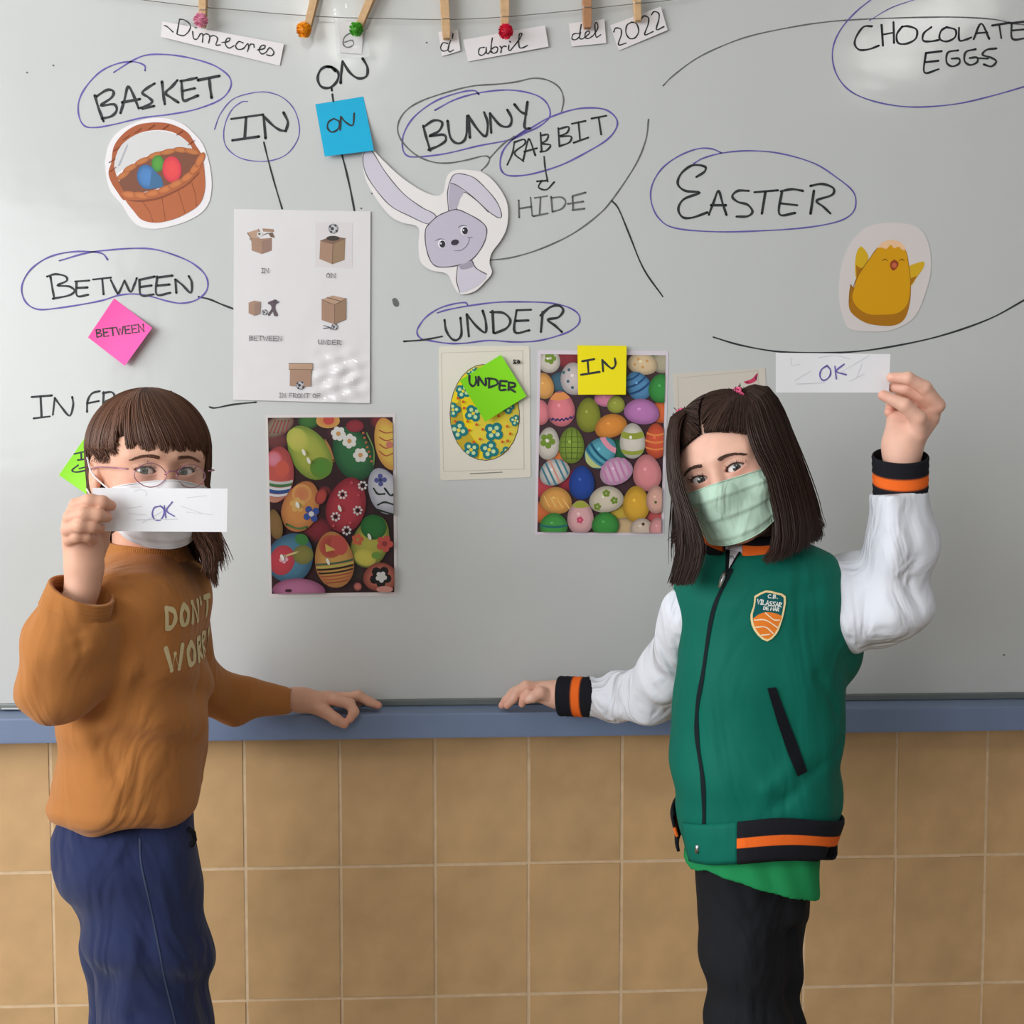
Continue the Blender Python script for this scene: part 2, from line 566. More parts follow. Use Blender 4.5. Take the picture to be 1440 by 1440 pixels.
ink(Z2, 'word BUNNY in black marker', '465,530 478,580 495,635; 465,537 510,508 545,517 532,552 490,575 550,568 560,592 530,615 488,632; 568,510 580,580 610,605 640,590 650,545 650,488; 662,580 656,488; 656,488 690,540 728,575 737,520 722,473; 752,560 747,478; 747,478 790,528 828,532 838,500 820,463; 850,440 875,470 900,482; 905,430 896,495 893,538 915,542', w=3.4)
ink(Z2, 'violet loop around BUNNY', '700,398 680,382 620,390 520,425 430,490 385,560 378,620 395,655 440,662 560,648 700,615 830,590 900,560 960,530 1000,490 990,440 950,405 880,385 800,380 700,392 600,420 515,465', PURP, 2.2, 'marker_loop')
ink(Z2, 'grey outer loop around BUNNY', '1048,475 1058,420 1040,370 990,338 930,330 860,345 780,355 680,362 580,385 460,425 390,470 358,530 372,590 430,650 500,682 570,688 650,675 720,658 745,668 735,695 712,718', GREY, 2.2, 'marker_loop')
ink(Z2, 'grey tail joining the BUNNY loop to RABBIT', '745,668 800,610 850,575', GREY, 2.2, 'marker_line')
ink(Z2, 'word RABBIT in black marker', '820,695 842,645 850,598; 850,600 890,588 893,608 850,645 888,680; 888,672 905,600 915,590 938,655; 892,640 945,625; 960,560 965,638; 960,572 992,568 985,592 965,605 1002,612 985,635 960,640; 1035,540 1040,618; 1035,545 1078,535 1072,560 1040,575 1088,575 1082,600 1042,616; 1092,522 1150,510; 1120,515 1127,590; 1100,602 1162,580; 1175,500 1238,488; 1205,495 1216,567', w=2.5)
ink(Z2, 'violet loop around RABBIT', '900,545 840,590 800,640 790,700 810,735 860,742 940,730 1050,695 1150,645 1240,590 1280,540 1280,500 1240,465 1180,455 1100,462 1000,495 920,540 840,590', PURP, 2.3, 'marker_loop')
ink(Z2, 'arrow down from RABBIT', '975,660 980,710 990,765; 945,765 985,762; 965,762 952,790 985,800 1018,768', w=2.3, name='marker_line')
ink(Z2, 'word HIDE in grey marker', '868,845 870,917; 918,833 925,910; 870,880 922,872; 935,835 988,827; 960,832 956,905; 930,912 990,900; 1005,830 1010,892; 1005,835 1048,832 1066,852 1050,880 1010,893; 1095,830 1098,886; 1095,827 1150,812; 1075,860 1140,850; 1095,886 1145,880', GREY, w=2.3)
ink((0, 0, 1), 'long curve from the rabbit to the word tree', '912,168 908,197 893,233 860,282 838,305 803,330 760,350 720,362 688,366', GREY, 2.0, 'marker_line')
ink((0, 0, 1), 'branch curving down from the long curve', '860,282 870,294 885,330 905,378 932,417', w=2.2, name='marker_line')
ink(Z3, 'long arc toward CHOCOLATE EGGS', '135,310 170,275 250,215 340,170 450,130 600,98 720,80 850,70 1050,63 1200,62 1330,70 1400,85 1445,90', GREY, 1.9, 'marker_line')
ink(Z3, 'word CHOCOLATE in black marker', '890,95 860,97 835,130 828,160 845,180 880,178 915,165; 925,90 930,165; 968,80 970,155; 930,125 968,118; 1000,95 980,125 985,155 1015,158 1048,140 1052,108 1022,95 998,97; 1105,98 1078,120 1075,146 1100,150 1130,145; 1160,98 1140,112 1135,140 1160,150 1190,135 1192,108 1160,98; 1205,100 1206,145 1230,143 1250,135; 1258,142 1285,85 1314,140; 1268,120 1308,117; 1325,92 1388,82; 1350,88 1358,138; 1395,84 1398,140 1445,138; 1398,110 1440,106; 1393,84 1442,78', w=2.9)
ink(Z3, 'word EGGS in black marker', '1085,195 1080,262 1132,250; 1085,192 1142,185; 1082,225 1130,220; 1202,182 1165,190 1160,225 1180,240 1205,230 1205,212 1178,212; 1265,178 1230,188 1225,220 1245,235 1270,225 1270,208 1243,210; 1340,175 1305,180 1290,198 1320,208 1340,222 1322,240 1295,233; 1270,210 1310,212', w=2.9)
ink(Z3, 'violet loop around CHOCOLATE EGGS', '895,-8 830,45 775,110 748,180 755,250 790,310 850,350 950,378 1060,387 1200,375 1330,345 1445,312', PURP, 2.0, 'marker_loop')
ink(Z3, 'faint inner arc of the top right loop', '880,75 960,28 1065,-8', PURP, 1.3, 'marker_loop')
ink(Z3, 'word EASTER in black marker', '255,640 285,620 285,602 240,598 200,628 188,665 215,690 268,696 210,720 190,755 205,785 240,787 295,768; 300,777 318,730 335,690 350,735 364,777; 308,742 362,742; 445,690 405,690 385,710 405,730 440,740 458,765 440,782 400,783; 465,695 550,688; 505,692 492,772; 565,690 555,774 612,770; 560,692 600,684 640,690; 558,735 620,742; 680,690 668,772; 668,672 710,665 750,680 745,705 690,725 715,748 740,772', w=3.3)
ink(Z3, 'violet loop around EASTER', '345,552 310,538 260,538 190,565 130,610 95,670 92,730 120,790 180,825 330,838 500,834 650,823 760,803 815,775 832,735 820,690 760,640 680,590 560,555 450,545 350,553 280,572 245,592', PURP, 2.0, 'marker_loop')
ink((0, 0, 1), 'long arc under EASTER', '1003,474 1040,485 1090,494 1140,496 1195,495 1250,488 1320,473 1390,449 1444,420', w=2.3, name='marker_line')
ink(Z4, 'violet loop around BETWEEN', '545,235 520,205 470,195 390,193 300,205 220,235 150,290 112,360 115,420 145,465 200,487 290,480 420,460 520,440 600,415 680,408 760,420 850,445 920,455 990,440 1040,400 1052,350 1030,300 970,250 880,210 780,182 680,177 560,185 440,200 300,240', PURP, 2.2, 'marker_loop')
ink(Z4, 'word BETWEEN in black marker', '255,320 265,380 275,432; 238,320 280,308 330,318 337,342 290,365 350,370 377,392 350,415 268,432; 387,345 390,417 447,412; 380,345 452,340; 387,378 442,375; 470,335 562,325; 517,332 524,410; 560,337 590,398 600,405 630,340; 630,340 660,398 680,360 692,328; 705,337 714,414 778,410; 705,337 782,320; 708,373 767,365; 795,320 792,410 862,402; 795,325 872,315; 795,366 857,360; 892,402 887,335; 887,335 920,360 965,402 970,350 955,318', w=3.0)
ink(Z4, 'line from BETWEEN to the laminated sheet', '1005,423 1060,435 1120,460 1185,485', w=2.6, name='marker_line')
ink(Z4, 'words IN FRONT in black marker, partly hidden', '160,930 262,922; 205,925 210,1030; 170,1038 252,1028; 267,1020 277,935; 277,935 310,980 352,1025 370,970 365,930; 440,1005 443,950 465,912 505,900; 440,962 500,950; 520,992 525,905; 520,910 565,905 577,930 530,957 565,988; 620,915 598,930 600,955 630,958 645,935 620,915; 660,955 665,915; 665,915 690,945 705,918; 735,915 867,902; 790,910 795,965', w=2.8)
ink(Z4, 'line from IN FRONT to the laminated sheet', '1060,980 1090,985 1180,968 1296,956', w=2.4, name='marker_line')
ink(Z8, 'violet loop around UNDER', '230,35 215,22 150,30 70,55 0,100 -40,150 -55,190 -30,225 40,240 130,252 220,250 350,235 480,243 600,240 700,220 800,185 855,140 855,90 800,50 700,25 560,18 400,20 250,38 120,62 60,80', PURP, 2.2, 'marker_loop')
ink(Z8, 'word UNDER in black marker', '100,120 110,180 140,225 170,232 195,200 190,108; 237,212 225,88; 225,88 280,155 330,190 332,130 315,68; 370,70 376,192; 358,76 430,80 470,120 450,165 383,195; 505,65 495,187 577,178; 505,65 587,62; 500,125 572,122; 652,75 642,187; 640,95 690,50 740,38 768,65 740,105 680,118 720,150 760,187', w=3.3)
ink((0, 0, 1), 'short line left of UNDER', '568,480 595,478 622,473', w=2.6, name='marker_line')
a = Art(0.0, lift=.0003)
a.blob([(551, 421), (556, 419), (561, 425), (560, 431), (554, 430)], (120, 122, 118))
a.build('smudge', M['ink_grey'], board, 'grey smudge left of UNDER')
for x, y in [(523, 272), (508, 293), (38, 102), (75, 92), (1412, 921), (600, 60)]:
    a = Art(0.0, lift=.0003)
    a.ellipse(x, y, 1.6, 1.2, .4, (150, 150, 148))
    a.build('smudge', M['ink_grey'], board)

# ================================================================ paper things on the board
WHITE = (232, 228, 228)


def thing_at(name, px, py, label, cat, group=None, Y=-0.001):
    return root(name, tuple(P(px, py, Y)), label, cat, group)


def sheet(r, quad, color, mat, zoom=(0, 0, 1), name='paper', thick=0.0006, yf=None, Y=0.0, nx=8, ny=8, round_=None):
    """paper body with real thickness: front at Y-thick, with a rim"""
    a = Art(Y, zoom, yf=yf, lift=thick)
    if round_ is not None:
        pts = [a.px(*p) for p in smooth_path(list(quad) + [quad[0]], round_)[:-1]]
        c = srgb(*color)[:3]
        tr = geometry.tessellate_polygon([[Vector((p[0], p[1], 0)) for p in pts]])
        for t in tr: a.tri([pts[k] for k in t], [c] * 3)
    else:
        a.grid(quad, color, nx, ny)
        q = [np.array(a.px(*p)) for p in quad]
        pts = []
        for i in range(4):
            for k in range(8): pts.append(tuple(q[i] + (q[(i + 1) % 4] - q[i]) * k / 8))
    # rim
    c = srgb(*color)[:3]
    n = len(pts)
    for i in range(n):
        p, q_ = pts[i], pts[(i + 1) % n]
        yp, yq = (yf(*p) if yf else 0), (yf(*q_) if yf else 0)
        j = len(a.v)
        a.v += [P(p[0], p[1], Y + yp - thick), P(q_[0], q_[1], Y + yq - thick), P(q_[0], q_[1], Y + yq - .0001), P(p[0], p[1], Y + yp - .0001)]
        a.c += [c] * 4
        a.t += [(j, j + 1, j + 2), (j, j + 2, j + 3)]
    return a.build(name, mat, r)


def sticky(name_label, quad, color, zoom, strokes, word, group_w=2.2, curl=0.012, fold=None, Y=0.0):
    """square adhesive note, stuck along its first edge (quad[0]-quad[1]) and curling away at the other"""
    q = [np.array((zoom[0] + p[0] / zoom[2], zoom[1] + p[1] / zoom[2])) for p in quad]
    e = (q[3] - q[0]); L2 = e @ e
    def yf(x, y):
        t = max(0, min(1, (np.array((x, y)) - q[0]) @ e / L2))
        return -curl * t ** 2.2
    c = sum(q) / 4
    r = thing_at('sticky_note', c[0], c[1], name_label, 'sticky note', 'sticky notes on the board', Y=Y - .001)
    sheet(r, quad, color, M['print'], zoom, 'paper', 0.0003, yf, Y=Y, nx=10, ny=10)
    a = Art(Y, zoom, yf=yf, lift=0.0006)
    if fold:
        a.poly(fold, tuple(int(v * .86) for v in color))
    if strokes:
        for st in S(strokes): a.stroke(st, (44, 48, 56), group_w)
    if word:
        letters(a, *word[:5], word[5], (44, 48, 56), word[6])
    a.build('handwriting', M['ink_black'], r)
    return r


sticky('cyan blue sticky note reading ON', [(10, 440), (213, 407), (257, 635), (50, 660)], (22, 172, 214), Z2,
       '88,500 66,515 62,540 80,557 105,545 112,515 88,500; 115,548 118,492; 118,492 138,515 168,528 174,478', None, 2.4)
sticky('bright pink sticky note reading BETWEEN', [(445, 628), (578, 430), (770, 580), (632, 772)], (255, 84, 168), Z4, None,
       ('BETWEEN', 485, 590, 725, 560, 38, 1.9), curl=.014)
sticky('lime green sticky note half hidden behind the girl in glasses', [(298, 1325), (430, 1135), (620, 1267), (488, 1457)], (152, 232, 42), Z4,
       '375,1218 440,1203; 410,1210 412,1245; 393,1249 440,1243; 395,1275 365,1300 385,1310 440,1300; 400,1292 440,1283; 455,1215 462,1260; 455,1215 490,1255 500,1210', None, 2.2)
sticky('lime green sticky note reading UNDER, stuck over the yellow egg card', [(418, 315), (562, 548), (329, 692), (185, 459)], (138, 226, 30), Z8,
       '240,432 242,475 262,492 278,470 276,440; 290,488 292,440; 292,440 330,490 332,448; 352,448 350,500; 345,448 388,455 398,480 350,500; 415,462 410,512 445,512; 415,462 450,465; 412,487 440,490; 462,470 460,515; 460,470 495,478 492,495 462,500 498,525', None, 3.0, curl=.010, Y=-.008)
YN = [(848, 262), (1125, 265), (1120, 540), (852, 540)]

# ---------------------------------------------------------------- laminated sheet with box pictures
Z5 = (310, 280, 4.5)
r = thing_at('laminated_sheet', 425, 430, 'shiny laminated white sheet with five brown box pictures and printed words', 'sheet')
q = [(85, 62), (950, 78), (945, 1292), (80, 1270)]
def lam_y(x, y):
    w = math.exp(-((x - 482) / 38.) ** 2 - ((y - 532) / 34.) ** 2)
    return -.0012 * w * (1 + math.sin(x * .23 + 1.5 * math.sin(y * .13)) * .8 + math.sin(y * .31 + x * .1) * .9) - .0012 * math.exp(-((y - 568) / 6.) ** 2) * math.exp(-((x - 465) / 40.) ** 2)
sheet(r, q, (226, 221, 222), M['laminate'], Z5, 'paper', 0.0012, Y=-.0015, nx=56, ny=80, yf=lam_y)
a = Art(-.0015, Z5, lift=0.0014, yf=lam_y)
BX, BL, BD = (168, 132, 108), (186, 150, 124), (112, 84, 66)
a.poly([(600, 145), (835, 150), (835, 435), (600, 430)], (221, 214, 214))
# open box IN
a.poly([(195, 255), (325, 245), (325, 325), (262, 348), (198, 325)], BX)
a.poly([(262, 265), (325, 245), (325, 325), (262, 348)], (150, 116, 100))
a.poly([(170, 212), (240, 190), (262, 225), (195, 250)], BL)
a.poly([(265, 185), (335, 190), (340, 208), (270, 205)], BX)
a.poly([(300, 215), (330, 210), (345, 245), (318, 240)], BD)
a.poly([(180, 250), (240, 240), (262, 265), (205, 275)], BX)
a.stroke([(170, 214), (195, 250)], BD, 1); a.stroke([(240, 190), (262, 225), (300, 215)], BD, 1)
a.ellipse(250, 222, 20, 16, 0, (216, 210, 206)); a.ellipse(246, 220, 7, 6, 0, (60, 56, 56))
# box ON with ball
a.poly([(632, 262), (712, 240), (790, 248), (785, 385), (708, 412), (626, 378)], BX)
a.poly([(712, 275), (790, 248), (785, 385), (708, 412)], (152, 122, 92))
a.poly([(632, 262), (712, 232), (790, 248), (712, 280)], (128, 96, 76))
a.ellipse(712, 248, 42, 16, 0, (52, 40, 36))
a.stroke([(632, 262), (712, 280), (790, 248)], BD, .8); a.stroke([(712, 280), (708, 412)], BD, .8)
def ball(x, y, rr):
    a.ellipse(x, y, rr, rr, 0, (206, 204, 206), (120, 118, 122))
    a.ellipse(x - rr * .2, y, rr * .35, rr * .35, 0, (54, 54, 60))
    for k in range(4):
        t = k * 1.57 + .6
        a.ellipse(x + math.cos(t) * rr * .8, y + math.sin(t) * rr * .8, rr * .24, rr * .24, 0, (64, 64, 70))
ball(714, 187, 31)
# BETWEEN
a.poly([(178, 655), (215, 642), (255, 650), (252, 725), (215, 738), (178, 722)], BX)
a.poly([(215, 662), (255, 650), (252, 725), (215, 738)], (150, 120, 104))
ball(280, 716, 18)
a.blob([(330, 640), (350, 655), (345, 690), (362, 735), (340, 738), (330, 712), (308, 738), (300, 728), (322, 695), (318, 672), (300, 662), (306, 650)], (92, 76, 84))
a.ellipse(345, 648, 14, 13, 0, (80, 66, 74)); a.stroke([(340, 665), (368, 650)], (92, 76, 84), 1.5)
# UNDER
a.poly([(640, 635), (710, 610), (795, 628), (795, 760), (722, 792), (640, 765)], BX)
a.poly([(722, 665), (795, 628), (795, 760), (722, 792)], (150, 118, 92))
a.poly([(640, 635), (710, 610), (795, 628), (722, 665)], BL)
a.stroke([(640, 635), (722, 665), (795, 628)], BD, .8); a.stroke([(722, 665), (722, 792)], BD, .8); a.stroke([(675, 622), (760, 646)], BD, 1)
ball(722, 808, 20); a.stroke([(655, 800), (690, 812), (700, 825)], (90, 90, 96), 1.4); a.stroke([(650, 818), (700, 812)], (90, 90, 96), 1)
# IN FRONT OF
a.poly([(440, 1075), (575, 1075), (572, 1185), (438, 1182)], BX)
a.poly([(432, 1040), (582, 1040), (582, 1078), (432, 1076)], BL)
a.stroke([(432, 1040), (582, 1040)], BD, 1.1); a.stroke([(432, 1077), (582, 1079)], BD, .8)
ball(505, 1178, 27)
for t, x0, y0, x1, y1, h in [('IN', 258, 438, 305, 438, 28), ('ON', 668, 468, 728, 470, 28), ('BETWEEN', 182, 865, 388, 868, 28),
                             ('UNDER', 618, 890, 762, 893, 28), ('IN FRONT OF', 372, 1228, 632, 1232, 26)]:
    letters(a, t, x0, y0, x1, y1, h, (112, 108, 112), 1.1, smooth=False)
a.build('print', M['laminate'], r)

# ---------------------------------------------------------------- poster with painted eggs (left)
Z7 = (360, 570, 5.14)
r = thing_at('egg_poster', 468, 712, 'dark poster of glossy painted Easter eggs, below the laminated sheet', 'poster', 'egg posters on the board')
sheet(r, [(68, 72), (1010, 62), (1022, 1380), (95, 1388)], (214, 206, 204), M['print_gloss'], Z7)
pq = [(85, 90), (988, 85), (1000, 1350), (115, 1362)]
a = Art(0.0, Z7, clip=pq, lift=.0007)
a.poly(pq, (66, 36, 40))
for x, y, rr, c in [(560, 200, 60, (92, 40, 50)), (450, 900, 120, (150, 26, 44)), (700, 1200, 90, (70, 60, 50)), (900, 120, 80, (150, 30, 44)), (140, 250, 100, (130, 60, 60)), (350, 1180, 90, (90, 30, 40)), (500, 620, 50, (150, 40, 50))]:
    a.ellipse(x, y, rr, rr * .8, .3, c, (66, 36, 40))
R_ = math.radians
def E_(x, y, rx, ry, rot, c, e, egg=.12): a.ellipse(x, y, rx, ry, R_(rot), c, e, egg=egg)
E_(160, 150, 120, 70, -30, (150, 140, 110), (120, 70, 60))
for k in range(5): a.stroke([(100 + k * 28, 200), (140 + k * 24, 110)], (170, 70, 70), 2)
E_(380, 110, 75, 60, 0, (70, 130, 50), (40, 80, 40)); E_(520, 105, 85, 60, 0, (236, 130, 40), (230, 170, 40)); a.ellipse(525, 105, 40, 35, 0, (220, 60, 40))
E_(385, 340, 140, 215, -32, (190, 196, 40), (120, 150, 30))
a.ellipse(300, 250, 75, 90, R_(-30), (214, 206, 60), (190, 196, 40)); a.ellipse(470, 450, 80, 75, 0, (90, 160, 40), (110, 150, 30))
a.stroke([(500, 250), (540, 330), (560, 400)], (196, 130, 50), 3)
E_(700, 345, 140, 205, -24, (50, 130, 70), (30, 84, 50))
a.ellipse(715, 150, 65, 45, 0, (170, 34, 50), (140, 24, 40))
for x, y in [(595, 205), (675, 258), (755, 360)]:
    a.flower(x, y, 54, (240, 236, 226), (230, 160, 60), petals=6)
for k in range(7): a.ellipse(775 + k * 10, 200 + k * 34, 9, 9, 0, (206, 110, 40))
a.stroke([(800, 200), (850, 320), (850, 430)], (120, 160, 70), 2)
E_(960, 280, 100, 195, -15, (250, 208, 20), (226, 150, 20))
for k in range(4): a.stroke([(890, 180 + k * 50), (940, 200 + k * 55), (1000, 190 + k * 50)], (196, 70, 30), 1.6)
a.ellipse(965, 285, 26, 26, 0, (230, 120, 90))
# left striped egg
E_(150, 500, 125, 205, 8, (216, 78, 60), (170, 60, 60))
a.ellipse(130, 390, 60, 60, 0, (232, 130, 150), (220, 70, 80)); a.ellipse(190, 460, 50, 60, 0, (226, 80, 50))
for v0, v1, c in [(.1, .2, (206, 196, 190)), (.2, .3, (60, 130, 70)), (.32, .42, (220, 216, 220)), (.42, .56, (30, 80, 150)), (.58, .68, (224, 220, 224)), (.7, .95, (206, 130, 100))]:
    a.band(150, 500, 125, 205, R_(8), v0, v1, c)
# orange egg with blue flower
E_(325, 730, 130, 190, 20, (238, 152, 40), (196, 110, 40))
a.ellipse(330, 640, 70, 70, 0, (226, 120, 60), (240, 170, 60)); a.flower(300, 720, 55, (240, 180, 70), (236, 226, 200)); a.flower(400, 785, 62, (40, 80, 170), (230, 226, 220), petals=4)
a.ellipse(470, 660, 40, 60, .4, (214, 60, 40), (150, 50, 40)); a.stroke([(220, 860), (300, 890), (370, 880)], (90, 130, 60), 3)
# red egg
E_(655, 720, 140, 205, 16, (212, 34, 58), (150, 20, 40))
for x, y in [(625, 645), (575, 805), (735, 760), (655, 905), (770, 580)]:
    a.flower(x, y, 44, (236, 226, 224), (40, 20, 30), petals=7, pr=.22)
for x, y in [(690, 560), (600, 720), (680, 850), (560, 870), (740, 650)]: a.ellipse(x, y, 10, 10, 0, (232, 60, 80))
# white egg right
E_(930, 620, 115, 175, -22, (226, 224, 232), (170, 170, 186)); a.flower(900, 540, 46, (80, 90, 170), (60, 60, 120), petals=4)
for p in ['850,600 880,640 930,640', '880,720 930,700 1000,720', '860,750 930,770 990,790', '930,600 970,650 1000,640']: a.stroke(S(p)[0], (40, 60, 46), 2.6)
# green yellow egg
E_(830, 985, 130, 195, 20, (206, 196, 30), (120, 130, 30)); a.ellipse(850, 880, 95, 90, R_(20), (40, 136, 50), (30, 110, 40)); a.ellipse(790, 1100, 80, 60, .3, (232, 216, 30), (206, 190, 30))
a.flower(735, 970, 44, (230, 90, 30)); a.flower(930, 1000, 62, (226, 70, 50), (170, 40, 50)); a.ellipse(870, 1085, 36, 26, 0, (120, 170, 40))
# lower left blue egg
E_(250, 1100, 165, 185, 30, (70, 140, 170), (50, 90, 120)); E_(140, 860, 50, 110, -10, (150, 110, 50), (120, 90, 40)); a.ellipse(190, 1120, 90, 110, .3, (216, 40, 60), (190, 40, 60)); a.ellipse(340, 1080, 75, 70, 0, (150, 140, 50), (120, 120, 50)); a.ellipse(330, 970, 50, 40, .4, (60, 140, 60))
a.flower(200, 1110, 34, (240, 170, 180)); a.stroke([(210, 1090), (300, 1060)], (226, 200, 120), 3)
# stripey centre egg
E_(565, 1115, 140, 205, -8, (232, 170, 40), (196, 120, 40)); a.ellipse(540, 1020, 85, 85, 0, (190, 50, 40), (206, 90, 40)); a.ellipse(600, 1010, 60, 75, -.4, (216, 70, 50)); a.poly([(500, 1000), (575, 1045), (505, 1060)], (226, 190, 50))
for v0, v1, c in [(.05, .12, (70, 110, 80)), (.16, .22, (206, 200, 60)), (.24, .31, (50, 34, 30)), (.38, .44, (50, 34, 30)), (.5, .56, (196, 80, 30)), (.62, .68, (206, 90, 30)), (.74, .8, (190, 80, 30))]:
    a.band(565, 1115, 140, 205, R_(-8), v0, v1, c, curve=.05)
E_(310, 1330, 190, 80, 2, (206, 110, 160), (150, 70, 110)); a.ellipse(235, 1340, 26, 12, 0, (70, 30, 50))
E_(900, 1240, 125, 105, 0, (220, 110, 80), (150, 60, 40)); a.flower(900, 1240, 80, (30, 26, 26), (236, 226, 220), petals=5); a.flower(905, 1240, 42, (236, 230, 224), petals=5); a.ellipse(735, 1310, 30, 30, 0, (226, 120, 100), (150, 60, 50)); a.ellipse(930, 1330, 60, 24, 0, (236, 150, 130))
for x, y in [(345, 340), (380, 400), (300, 720), (605, 745), (820, 950), (520, 1130), (190, 1100)]: a.ellipse(x, y, 12, 26, -.4, (250, 246, 226), n=8)
a.c = [tuple((.8 * q + .2 * sum(c) / 3) * .74 for q in c) for c in a.c]      # a dull, dark print
a.build('print', M['print_gloss'], r)

# ---------------------------------------------------------------- poster with pastel eggs (right)
r = thing_at('egg_poster', 845, 622, 'poster of pastel Easter eggs with the yellow note on its top edge', 'poster', 'egg posters on the board')
sheet(r, [(625, 290), (1360, 295), (1335, 1332), (608, 1328)], (222, 212, 220), M['print_gloss'], Z8)
pq = [(642, 312), (1345, 318), (1318, 1318), (622, 1312)]
a = Art(0.0, Z8, clip=pq, lift=.0007)
a.poly(pq, (74, 50, 56))
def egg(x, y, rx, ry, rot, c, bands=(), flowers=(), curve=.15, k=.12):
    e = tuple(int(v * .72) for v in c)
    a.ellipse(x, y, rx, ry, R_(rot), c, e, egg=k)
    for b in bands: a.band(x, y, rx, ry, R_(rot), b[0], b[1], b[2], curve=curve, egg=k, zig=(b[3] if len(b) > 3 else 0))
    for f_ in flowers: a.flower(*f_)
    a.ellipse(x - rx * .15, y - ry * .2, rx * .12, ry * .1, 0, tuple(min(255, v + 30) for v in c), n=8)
G, Wt = (122, 152, 40), (226, 214, 200)
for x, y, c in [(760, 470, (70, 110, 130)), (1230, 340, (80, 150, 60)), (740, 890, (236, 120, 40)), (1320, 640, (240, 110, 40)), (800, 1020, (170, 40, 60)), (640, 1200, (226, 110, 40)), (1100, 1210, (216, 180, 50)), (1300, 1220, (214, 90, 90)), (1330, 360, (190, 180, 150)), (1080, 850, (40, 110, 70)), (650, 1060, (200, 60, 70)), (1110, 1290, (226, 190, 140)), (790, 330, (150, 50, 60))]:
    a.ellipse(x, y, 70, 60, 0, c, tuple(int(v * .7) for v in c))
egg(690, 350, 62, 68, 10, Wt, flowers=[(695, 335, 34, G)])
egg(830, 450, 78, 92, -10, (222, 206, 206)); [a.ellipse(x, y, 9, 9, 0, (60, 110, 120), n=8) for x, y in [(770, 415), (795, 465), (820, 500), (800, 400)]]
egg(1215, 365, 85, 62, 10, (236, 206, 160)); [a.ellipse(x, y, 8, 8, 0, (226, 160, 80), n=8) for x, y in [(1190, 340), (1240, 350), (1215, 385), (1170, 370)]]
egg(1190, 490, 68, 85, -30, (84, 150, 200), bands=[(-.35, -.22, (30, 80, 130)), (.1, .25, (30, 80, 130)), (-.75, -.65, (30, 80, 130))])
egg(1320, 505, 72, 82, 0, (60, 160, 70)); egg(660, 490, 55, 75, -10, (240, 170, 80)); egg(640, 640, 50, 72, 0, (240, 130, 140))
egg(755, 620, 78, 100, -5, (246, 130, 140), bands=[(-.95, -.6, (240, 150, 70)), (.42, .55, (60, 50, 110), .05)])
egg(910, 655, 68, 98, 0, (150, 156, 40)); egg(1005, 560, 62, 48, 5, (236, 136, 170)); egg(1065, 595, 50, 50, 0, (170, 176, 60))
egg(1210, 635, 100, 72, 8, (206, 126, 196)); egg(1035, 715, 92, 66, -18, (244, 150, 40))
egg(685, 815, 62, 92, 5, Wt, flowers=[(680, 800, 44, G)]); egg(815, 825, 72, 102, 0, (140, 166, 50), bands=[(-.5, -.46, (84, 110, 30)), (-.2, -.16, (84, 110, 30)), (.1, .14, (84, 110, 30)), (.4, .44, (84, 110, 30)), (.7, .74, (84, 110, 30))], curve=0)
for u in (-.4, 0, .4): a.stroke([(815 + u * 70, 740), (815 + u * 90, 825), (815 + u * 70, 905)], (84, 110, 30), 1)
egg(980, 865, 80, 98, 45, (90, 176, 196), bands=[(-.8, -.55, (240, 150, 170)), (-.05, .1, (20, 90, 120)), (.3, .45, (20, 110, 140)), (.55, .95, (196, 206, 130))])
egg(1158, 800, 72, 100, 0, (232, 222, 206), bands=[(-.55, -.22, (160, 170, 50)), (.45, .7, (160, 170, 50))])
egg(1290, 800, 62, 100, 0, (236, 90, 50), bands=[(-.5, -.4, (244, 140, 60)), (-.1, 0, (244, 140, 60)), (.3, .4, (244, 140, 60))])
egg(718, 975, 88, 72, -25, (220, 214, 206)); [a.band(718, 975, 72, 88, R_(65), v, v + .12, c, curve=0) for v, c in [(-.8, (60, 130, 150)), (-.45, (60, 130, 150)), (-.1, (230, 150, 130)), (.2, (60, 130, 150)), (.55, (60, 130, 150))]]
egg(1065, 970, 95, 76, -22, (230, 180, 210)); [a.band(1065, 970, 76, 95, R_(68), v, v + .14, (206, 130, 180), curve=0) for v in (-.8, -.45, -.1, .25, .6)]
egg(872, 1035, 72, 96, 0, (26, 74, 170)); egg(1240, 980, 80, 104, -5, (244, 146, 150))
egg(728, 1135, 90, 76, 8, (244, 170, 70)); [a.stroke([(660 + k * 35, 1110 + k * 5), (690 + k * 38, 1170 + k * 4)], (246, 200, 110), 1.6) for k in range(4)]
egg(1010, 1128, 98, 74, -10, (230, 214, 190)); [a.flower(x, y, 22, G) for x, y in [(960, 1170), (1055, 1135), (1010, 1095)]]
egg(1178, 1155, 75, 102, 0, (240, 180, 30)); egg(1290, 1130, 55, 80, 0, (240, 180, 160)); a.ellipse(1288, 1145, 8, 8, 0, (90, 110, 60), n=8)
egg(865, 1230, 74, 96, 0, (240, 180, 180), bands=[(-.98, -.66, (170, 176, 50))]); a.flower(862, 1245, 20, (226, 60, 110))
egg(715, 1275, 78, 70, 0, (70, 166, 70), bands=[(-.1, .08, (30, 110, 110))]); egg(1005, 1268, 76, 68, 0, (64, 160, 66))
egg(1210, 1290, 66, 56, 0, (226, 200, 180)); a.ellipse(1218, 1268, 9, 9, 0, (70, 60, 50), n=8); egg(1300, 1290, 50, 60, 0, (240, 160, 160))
a.c = [tuple((.9 * q + .1 * sum(c) / 3) * .93 for q in c) for c in a.c]
a.build('print', M['print_gloss'], r)
